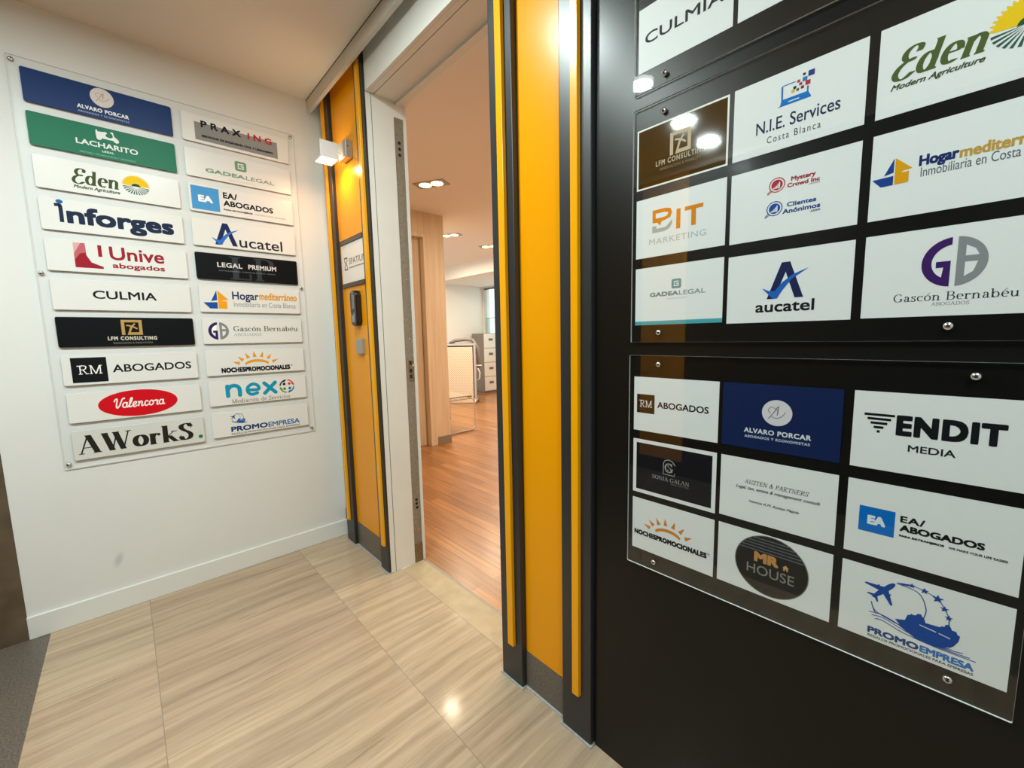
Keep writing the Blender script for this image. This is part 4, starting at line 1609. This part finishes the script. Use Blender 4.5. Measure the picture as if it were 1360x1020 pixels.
# lowest sheet
t = card(XA, 1.117, 'white card with a dark brown square monogram and black capitals')
p = Q()
p.rect(-99.8, -49.7, -23.5, 26, '#3a2416')
p.text('RM', -91, -56.5, -7.6, 18, '#efe9e2', face='serif', a=.045, b=.04)
p.line([(-92.5, 9.5), (-85, 9.5)], 1.8, '#efe9e2', 0, False)
p.v = [(v[0], v[1], v[2] + (.0002 if i > 3 else 0)) for i, v in enumerate(p.v)]
p.build('emblem', t, 'dark brown square with monogram')
Q().text('ABOGADOS', -42.3, 86.5, -6, 16, '#1b1a1e', bold=.5).build('lettering', t)

t = card(-0.254, 1.117, 'dark blue card with a white disc', 'card_blue')
p = Q()
p.disc(-.5, 13, 27.8, '#d7d3d8', 27.3)
build_signature(p, .72, -2, 12, '#4a4450')
p.build('emblem', t, 'white disc with fine signature')
Q().text('ALVARO PORCAR', -62, 61.5, -36, 10.5, '#d4dae4', bold=.45, spacing=.1).build('lettering', t)
Q().text('ABOGADOS Y ECONOMISTAS', -60.5, 60, -47, 5.5, '#b8c1d0', bold=.3, spacing=.15).build('tagline', t)

t = card(XC, 1.117, 'white card with a stack of shrinking black bars before heavy black capitals')
p = Q()
for k in range(5):
    hw = 20.8 * (1 - k * .225)
    y = 29.5 - k * 7.6
    p.rect(-71.7 - hw, -71.7 + hw, y - 2.2, y + 2.2, '#15181c')
p.build('emblem', t, 'shrinking black bars')
Q().text('ENDIT', -48.5, 79, -4.3, 36.5, '#15181c', bold=2.5, spacing=.14).build('lettering', t)
Q().text('MEDIA', -31, 26.6, -30.7, 12, '#20242a', bold=.3).build('tagline', t)

t = card(XA, 0.9485, 'black card with a white border and silver arch emblem', 'card_black')
p = Q()
p.frame(-108.5, 108.5, -73.5, 73.5, 9.5, '#e9e9e7')
p.build('border', t, 'white border')
p = Q()
SI = '#b3aea8'
p.line([(9, 20), (2, 29), (-8, 32.5), (-18, 29), (-22, 22), (-22, -7), (8, -7), (8, 0)], 1.7, SI, 0, False)
p.text('G', -18.5, 4, -1, 24, SI, face='serif', a=.055, b=.03)
p.text('S', -12, 1, 2, 18, '#8f8a84', face='serif', a=.06, b=.02)
p.build('emblem', t, 'silver arch with letters')
Q().text('SONIA GALAN', -52.6, 45.3, -24.6, 10, SI, face='serif', a=.055, b=.02).build('lettering', t)
Q().text('REAL ESTATE', -1, 44, -31, 3.6, '#8b867f', spacing=.2).build('tagline', t)

t = card(XB, 0.950, 'white card with three lines of small slanted serif print')
Q().text('AUSTEN & PARTNERS', -57, 62.5, 15.5, 9.5, '#30363a', face='serif', a=.06, b=.032, shear=.2).build('lettering', t)
p = Q()
p.text('Legal, tax, estate & management consult', -74.5, 82.4, 2.5, 7, '#43484c', shear=.25, bold=.15)
p.text('Henrica A.M. Austen Majoie', -47, 47.6, -26, 6, '#43484c', shear=.25, bold=.15)
p.build('tagline', t)

t = card(XC, 0.950, 'white card with a bright blue square holding white letters')
p = Q()
p.rect(-89.2, -39.3, -25.2, 23, '#0b6cc4')
p.text('EA', -77, -51.5, -10, 17.5, '#dfe7ea', bold=1.5)
p.v = [(v[0], v[1], v[2] + (.0002 if i > 3 else 0)) for i, v in enumerate(p.v)]
p.build('emblem', t, 'bright blue square')
p = Q()
p.text('EA/', -32.5, -1, 7, 12, '#1a1d22', bold=.6, spacing=.1)
p.text('ABOGADOS', -32.5, 69, -9.2, 12, '#1a1d22', bold=.8)
p.build('lettering', t)
p = Q()
p.text('PARA EXTRANJEROS', -32.5, 24, -19.8, 4, '#25282c', bold=.35)
p.text('WE MAKE YOUR LIFE EASIER', 29, 94.5, -20.5, 4, '#3c4046', bold=.2)
p.build('tagline', t)

t = card(XA, 0.787, 'white card with an orange half sun over heavy black capitals')
p = Q()
nightsun(p, .58, -6, 3, '#d8801f')
p.build('emblem', t, 'orange half sun')
p = Q()
p.text('NOCHESPROMOCIONALES', -102, 93, -31, 14, '#14161c', bold=1.15, spacing=.1)
p.text('®', 94, 100, -22, 6, '#14161c')
p.build('lettering', t)

t = card(XB, 0.788, 'white card with a big dark metallic oval')
p = Q()
p.disc(.6, 1.5, 71, '#8a8680', 68.5, n=60)
p.disc(.6, 1.5, 69.3, '#24211e', 66.8, dz=.0002, n=60)
for k in range(5):
    y = 30 + k * 7
    hx = 69.3 * math.sqrt(max(0, 1 - ((y - 1.5) / 66.8) ** 2))
    p.rect(.6 - hx, .6 + hx, y, y + 2.6, '#5a5e66', .0003)
p.build('emblem', t, 'dark metallic oval with stripes')
p = Q(.0006)
p.text('MR', -30.8, 16.8, 5, 23, '#c08a4e', bold=1.9)
p.text('HOUSE', -44.6, 46.4, -23.5, 21, '#8f8a82')
p.poly([(24, 11), (30, 17), (36, 11), (34.2, 11), (34.2, 4.5), (31.4, 4.5), (31.4, 8.5), (28.6, 8.5), (28.6, 4.5), (25.8, 4.5), (25.8, 11)], '#c9a26a')
p.build('lettering', t)

t = card(XC, 0.7875, 'white card with a large blue ship, plane and arc of stars')
p = Q()
idq = lambda pts: pts
plane(p, idq, '#16489a')
cruise(p, idq, '#16489a', '#d5dcdc')
p.build('emblem', t, 'blue ship, plane and stars')
p = Q()
p.text('PROMO', -64.5, 5.5, -58.5, 12.6, '#17407e', bold=.9)
p.text('EMPRESA', 6.8, 71.8, -58.5, 12.6, '#2f74bc', bold=.8)
p.build('lettering', t)
Q().text('REGALOS PROMOCIONALES PARA EMPRESAS', -63.6, 71.8, -66, 5, '#5a5f66', bold=.2).build('tagline', t)

# ================================================================== FOYER DOWNLIGHTS
for (x, y) in FOYER_LAMPS + [(0.55, 0.08), (0.6, -0.95)]:  # the appended positions are made-up fittings for the unseen fill lights
    t = empty('ceiling_downlight', (x, y, CZ))
    tag(t, 'round recessed white downlight in the landing ceiling', 'ceiling light', 'round landing downlights')
    MB().lathe([(0.085, 0), (0.085, -0.006), (0.07, -0.008), (0.066, -0.002), (0.066, 0.0)], 'lamp_white', 28).build('trim_ring', t, smooth=True)
    MB().lathe([(0.066, -0.003), (0, -0.003)], 'downlight_face', 28).build('diffuser', t)


# ================================================================== OFFICE THINGS
def twin(x, y, label):
    t = tag(empty('twin_downlight', (x, y, OC)), label, 'ceiling light', 'twin office downlights')
    t.rotation_euler = (0, 0, radians(28))
    MB().box(-0.16, 0.16, -0.075, 0.075, -0.006, 0.0, 'box_grey').build('frame', t)
    for sx in (-0.062, 0.062):
        b = MB().lathe([(0.055, -0.0062), (0.058, -0.009), (0.045, -0.011), (0.0, -0.010)], 'halogen_face', 24)
        b.build('bulb', t, loc=(sx, 0, 0))
    return t


OL = ['twin recessed warm downlight nearest the doorway in the office ceiling', 'twin recessed warm downlight beside the edge of the timber wall',
      'twin recessed warm downlight half hidden by the right pilaster']
for (x, y), l in zip(OFFICE_SEEN_AND_ADDED[:3], OL):
    twin(x, y, l)
for x, y in OFFICE_SEEN_AND_ADDED[3:]:  # invented fittings around the added office lights
    twin(x, y, 'twin warm downlight added to brighten the office, out of view from the landing')

# filing cabinet
fc = tag(empty('filing_cabinet', (-7.48, 6.08, -0.004)), 'four drawer cream and grey filing cabinet in the far office corner', 'filing cabinet')
MB().box(-0.44, -0.018, 0, 0.40, 0.03, 1.39, 'cabinet_grey').build('body', fc, bevel=0.004)
MB().box(-0.43, -0.03, 0.01, 0.39, 0.0, 0.03, 'cabinet_grey').build('base', fc)
for k in range(4):
    z = 0.06 + k * 0.332
    d = MB().box(-0.018, 0.0, 0.008, 0.392, z, z + 0.322, 'drawer_cream').build('drawer', fc, bevel=0.003)
    MB().box(0.0, 0.006, 0.14, 0.26, z + 0.165, z + 0.22, 'window_frame').box(0.006, 0.009, 0.15, 0.25, z + 0.205, z + 0.215, 'lamp_grey').build('handle', d)

# folded table standing upright with a perforated panel
ft = tag(empty('folded_table', (-6.65, 4.9, -0.004)), 'upright folded table with perforated cream panel and grey castor frame', 'folding table')
ang = math.atan2(0.276, 0.329)
ft.rotation_euler = (0, 0, ang)
MB().box(-0.60, 0.165, -0.012, 0.004, 0.02, 1.12, 'perforated_cream').build('perforated_panel', ft)
MB().box(-0.60, 0.18, 0.03, 0.06, 0.10, 1.19, 'dark_board').build('table_top', ft, bevel=0.004)
MB().box(-0.60, 0.205, -0.01, 0.035, 1.145, 1.185, 'table_frame').build('top_rail', ft, bevel=0.006)
MB().box(0.185, 0.225, -0.01, 0.035, 0.03, 1.185, 'table_frame').build('upright', ft, bevel=0.008)
MB().tube([(0.205, -0.15, 0.02), (0.205, -0.02, 0.07), (0.205, 0.14, 0.07), (0.205, 0.27, 0.02)], 0.02, 'table_frame').build('foot', ft, smooth=True)
for yy in (-0.15, 0.27):
    MB().cyl((0.19, yy, 0.03), (0.22, yy, 0.03), 0.03, 'rubber').build('caster', ft)
MB().box(0.205, 0.33, 0.04, 0.06, 0.74, 0.765, 'drawer_cream').build('latch_arm', ft, bevel=0.004)
MB().tube([(0.25, 0.05, 0.70), (0.29, 0.05, 0.62), (0.285, 0.05, 0.5), (0.24, 0.05, 0.46)], 0.012, 'drawer_cream').build('handle', ft, smooth=True)
bgm = MB()
bgm.tube([(-0.32, 0.12, 1.19), (-0.2, 0.12, 1.25), (0.0, 0.12, 1.27), (0.15, 0.12, 1.25), (0.24, 0.12, 1.10), (0.26, 0.12, 0.7)], 0.035, 'cabinet_grey', 10)
bgm.build('folded_cover', ft, smooth=True)

# cantilever chair
ch = tag(empty('cantilever_chair', (-4.92, 3.30, -0.004)), 'chrome tube cantilever chair half hidden behind the timber wall', 'chair')


def fillet(pts, r=0.06, n=6):
    out = [Vector(pts[0])]
    for i in range(1, len(pts) - 1):
        a, b_, c_ = Vector(pts[i - 1]), Vector(pts[i]), Vector(pts[i + 1])
        u, v = (a - b_).normalized(), (c_ - b_).normalized()
        rr = min(r, (a - b_).length / 2, (c_ - b_).length / 2)
        p0, p1 = b_ + u * rr, b_ + v * rr
        for k in range(n + 1):
            t_ = k / n
            out.append(p0 * (1 - t_) ** 2 + b_ * 2 * t_ * (1 - t_) + p1 * t_ * t_)
    out.append(Vector(pts[-1]))
    return out


HW = 0.30
fr = fillet([(-HW, -0.32, 0.95), (-HW, -0.26, 0.46), (-HW, 0.25, 0.465), (-HW, 0.25, 0.014), (-HW, -0.30, 0.014), (HW, -0.30, 0.014), (HW, 0.25, 0.014), (HW, 0.25, 0.465), (HW, -0.26, 0.46), (HW, -0.32, 0.95)])
MB().tube(fr, 0.0125, 'chrome', 12).build('frame', ch, smooth=True)
MB().tube([(-HW, 0.235, 0.47), (HW, 0.235, 0.47)], 0.0115, 'chrome', 12).build('seat_rail', ch, smooth=True)
MB().box(-0.28, 0.28, -0.26, 0.235, 0.483, 0.505, 'seat_leather').build('seat', ch, bevel=0.012)
MB().box(-0.28, 0.28, -0.335, -0.305, 0.62, 0.93, 'cream_fabric').build('backrest', ch, bevel=0.012)
for sx in (-HW, HW):
    MB().box(sx - 0.014, sx + 0.014, -0.29, -0.24, 0.0, 0.02, 'rubber').build('foot_pad', ch)
